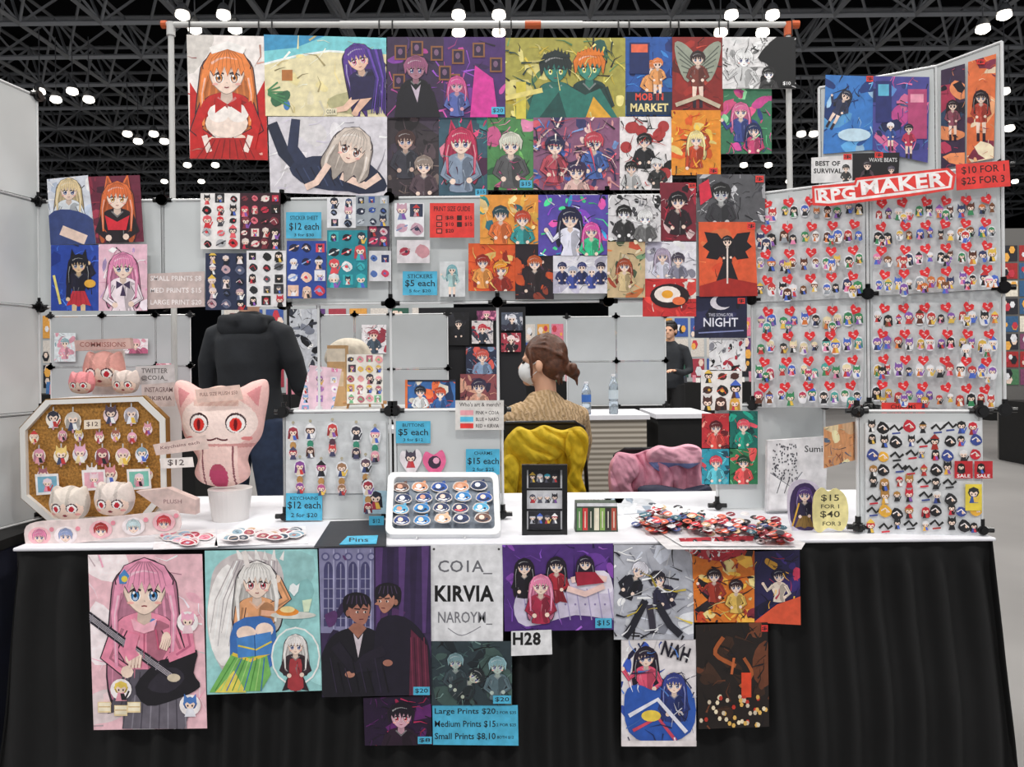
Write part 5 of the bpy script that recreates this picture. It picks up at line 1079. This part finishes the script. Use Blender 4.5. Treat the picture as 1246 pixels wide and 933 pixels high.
bottle(713,5.0,.885,.22,'#e8e8f0','#3a6ab8'); bottle(746,5.0,.885,.27,'#e8e8ec','#c8d4dc')
def farbooth(x0,x1,d,h,seed):
    e=empty('distant_booth'); obox('table',(x0,d,0),(x1,d+.8,.75),M_cloth,parent=e); obox('backboard',(x0,d+.75,.75),(x1,d+.8,h),M_bgw,parent=e)
    r=random.Random(seed); V=[];Fc=[];K=[]
    n=int((x1-x0)/.36)
    for i in range(n):
        for j in range(int((h-.9)/.46)):
            x=x0+.05+i*.36; z=.85+j*.46; b=len(V); V+= [(x,d+.74,z),(x+.3,d+.74,z),(x+.3,d+.74,z+.42),(x,d+.74,z+.42)]; Fc.append((b,b+1,b+2,b+3)); K.append(hx(r.choice(['#a83848','#3858a0','#e0a048','#285848','#d8d0c8','#603878','#e07890','#202028'])))
            for q in range(3):
                cx=x+.05+r.random()*.2; cz=z+.05+r.random()*.3; s=.03+.05*r.random(); b=len(V); V+=[(cx+s*math.cos(a),d+.735-.001*q,cz+s*1.5*math.sin(a)) for a in (0,1.05,2.1,3.14,4.2,5.2)]; Fc.append(tuple(range(b,b+6))); K.append(hx(r.choice(['#f0d8c8','#202028','#e8e8ec','#c83848','#f0b050'])))
    for i in range(int((x1-x0)/.25)):
        for q in range(2):
            x=x0+.05+i*.25; a=.05+.1*r.random(); hh=.08+.2*r.random(); b=len(V); y=d+.1+q*.3
            V+=[(x,y,.75),(x+a,y,.75),(x+a,y+.02,.75+hh),(x,y+.02,.75+hh)]; Fc.append((b,b+1,b+2,b+3)); K.append(hx(r.choice(['#d88898','#e8e4e0','#4878b0','#303038','#e0b050','#70a880'])))
    mkobj('prints',V,Fc,M_ink,cols=K,parent=e)
farbooth(9.3,13,14.4,2.5,1); farbooth(2.2,6.5,16,2.6,2); farbooth(-5,-1,12,2.3,3); farbooth(-12,-7,13,2.6,4); farbooth(-3,1.5,18,2.4,5); farbooth(14,20,20,3.4,6); farbooth(-18,-12,22,3.2,7); farbooth(6,12,26,3.6,8)
rd=empty('neighbor_tower'); D9=9.0; px0=X(1216,D9); zt_=W(1216,278,D9).z
obox('tower_board',(px0,D9,.0),(px0+1.6,D9+.05,zt_),mat('tower_grey','#6a6866',.8),parent=rd)
obox('tower_table',(px0-.05,D9-.8,0),(px0+1.6,D9-.05,.72),M_cloth,parent=rd)
V=[];Fc=[];K=[]; r=random.Random(77)
for i in range(7):
    for j in range(9):
        x=px0+.03+i*.22; z=.9+j*.215
        if z+.2>zt_: continue
        b=len(V); V+=[(x,D9-.005,z),(x+.2,D9-.005,z),(x+.2,D9-.005,z+.19),(x,D9-.005,z+.19)]; Fc.append((b,b+1,b+2,b+3)); K.append(hx(r.choice(['#a83030','#386088','#c8b080','#282830','#50805a','#c8c8c8','#85486a','#e8e0d0'])))
        for q in range(3):
            cx=x+.04+r.random()*.12; cz=z+.04+r.random()*.1; s=.02+.03*r.random(); b=len(V); V+=[(cx+s*math.cos(a),D9-.008-.001*q,cz+s*1.3*math.sin(a)) for a in (0,1.05,2.1,3.14,4.2,5.2)]; Fc.append(tuple(range(b,b+6))); K.append(hx(r.choice(['#f0d8c8','#202028','#e8e8ec','#c83848','#f0b050'])))
for i in range(7):
    x=px0+i*.22; b=len(V); hh=.1+.15*r.random(); V+=[(x,D9-.7,.72),(x+.16,D9-.7,.72),(x+.16,D9-.66,.72+hh),(x,D9-.66,.72+hh)]; Fc.append((b,b+1,b+2,b+3)); K.append(hx(r.choice(['#e8e4d8','#e0d050','#d88080','#a8c8e0'])))
mkobj('tower_prints',V,Fc,M_ink,cols=K,parent=rd)
# =================== CAMERA
cd=bpy.data.cameras.new('camera'); cam=bpy.data.objects.new('camera',cd); sc.collection.objects.link(cam)
cd.sensor_fit='HORIZONTAL'; cd.sensor_width=36; cd.lens=36*F/1246; cd.shift_y=-26.5/1246; cd.clip_start=.05; cd.clip_end=300
m=Matrix((( RT.x,UP.x,0,0),(RT.y,UP.y,-1,0),(RT.z,UP.z,0,H),(0,0,0,1))); cam.matrix_world=m
sc.camera=cam
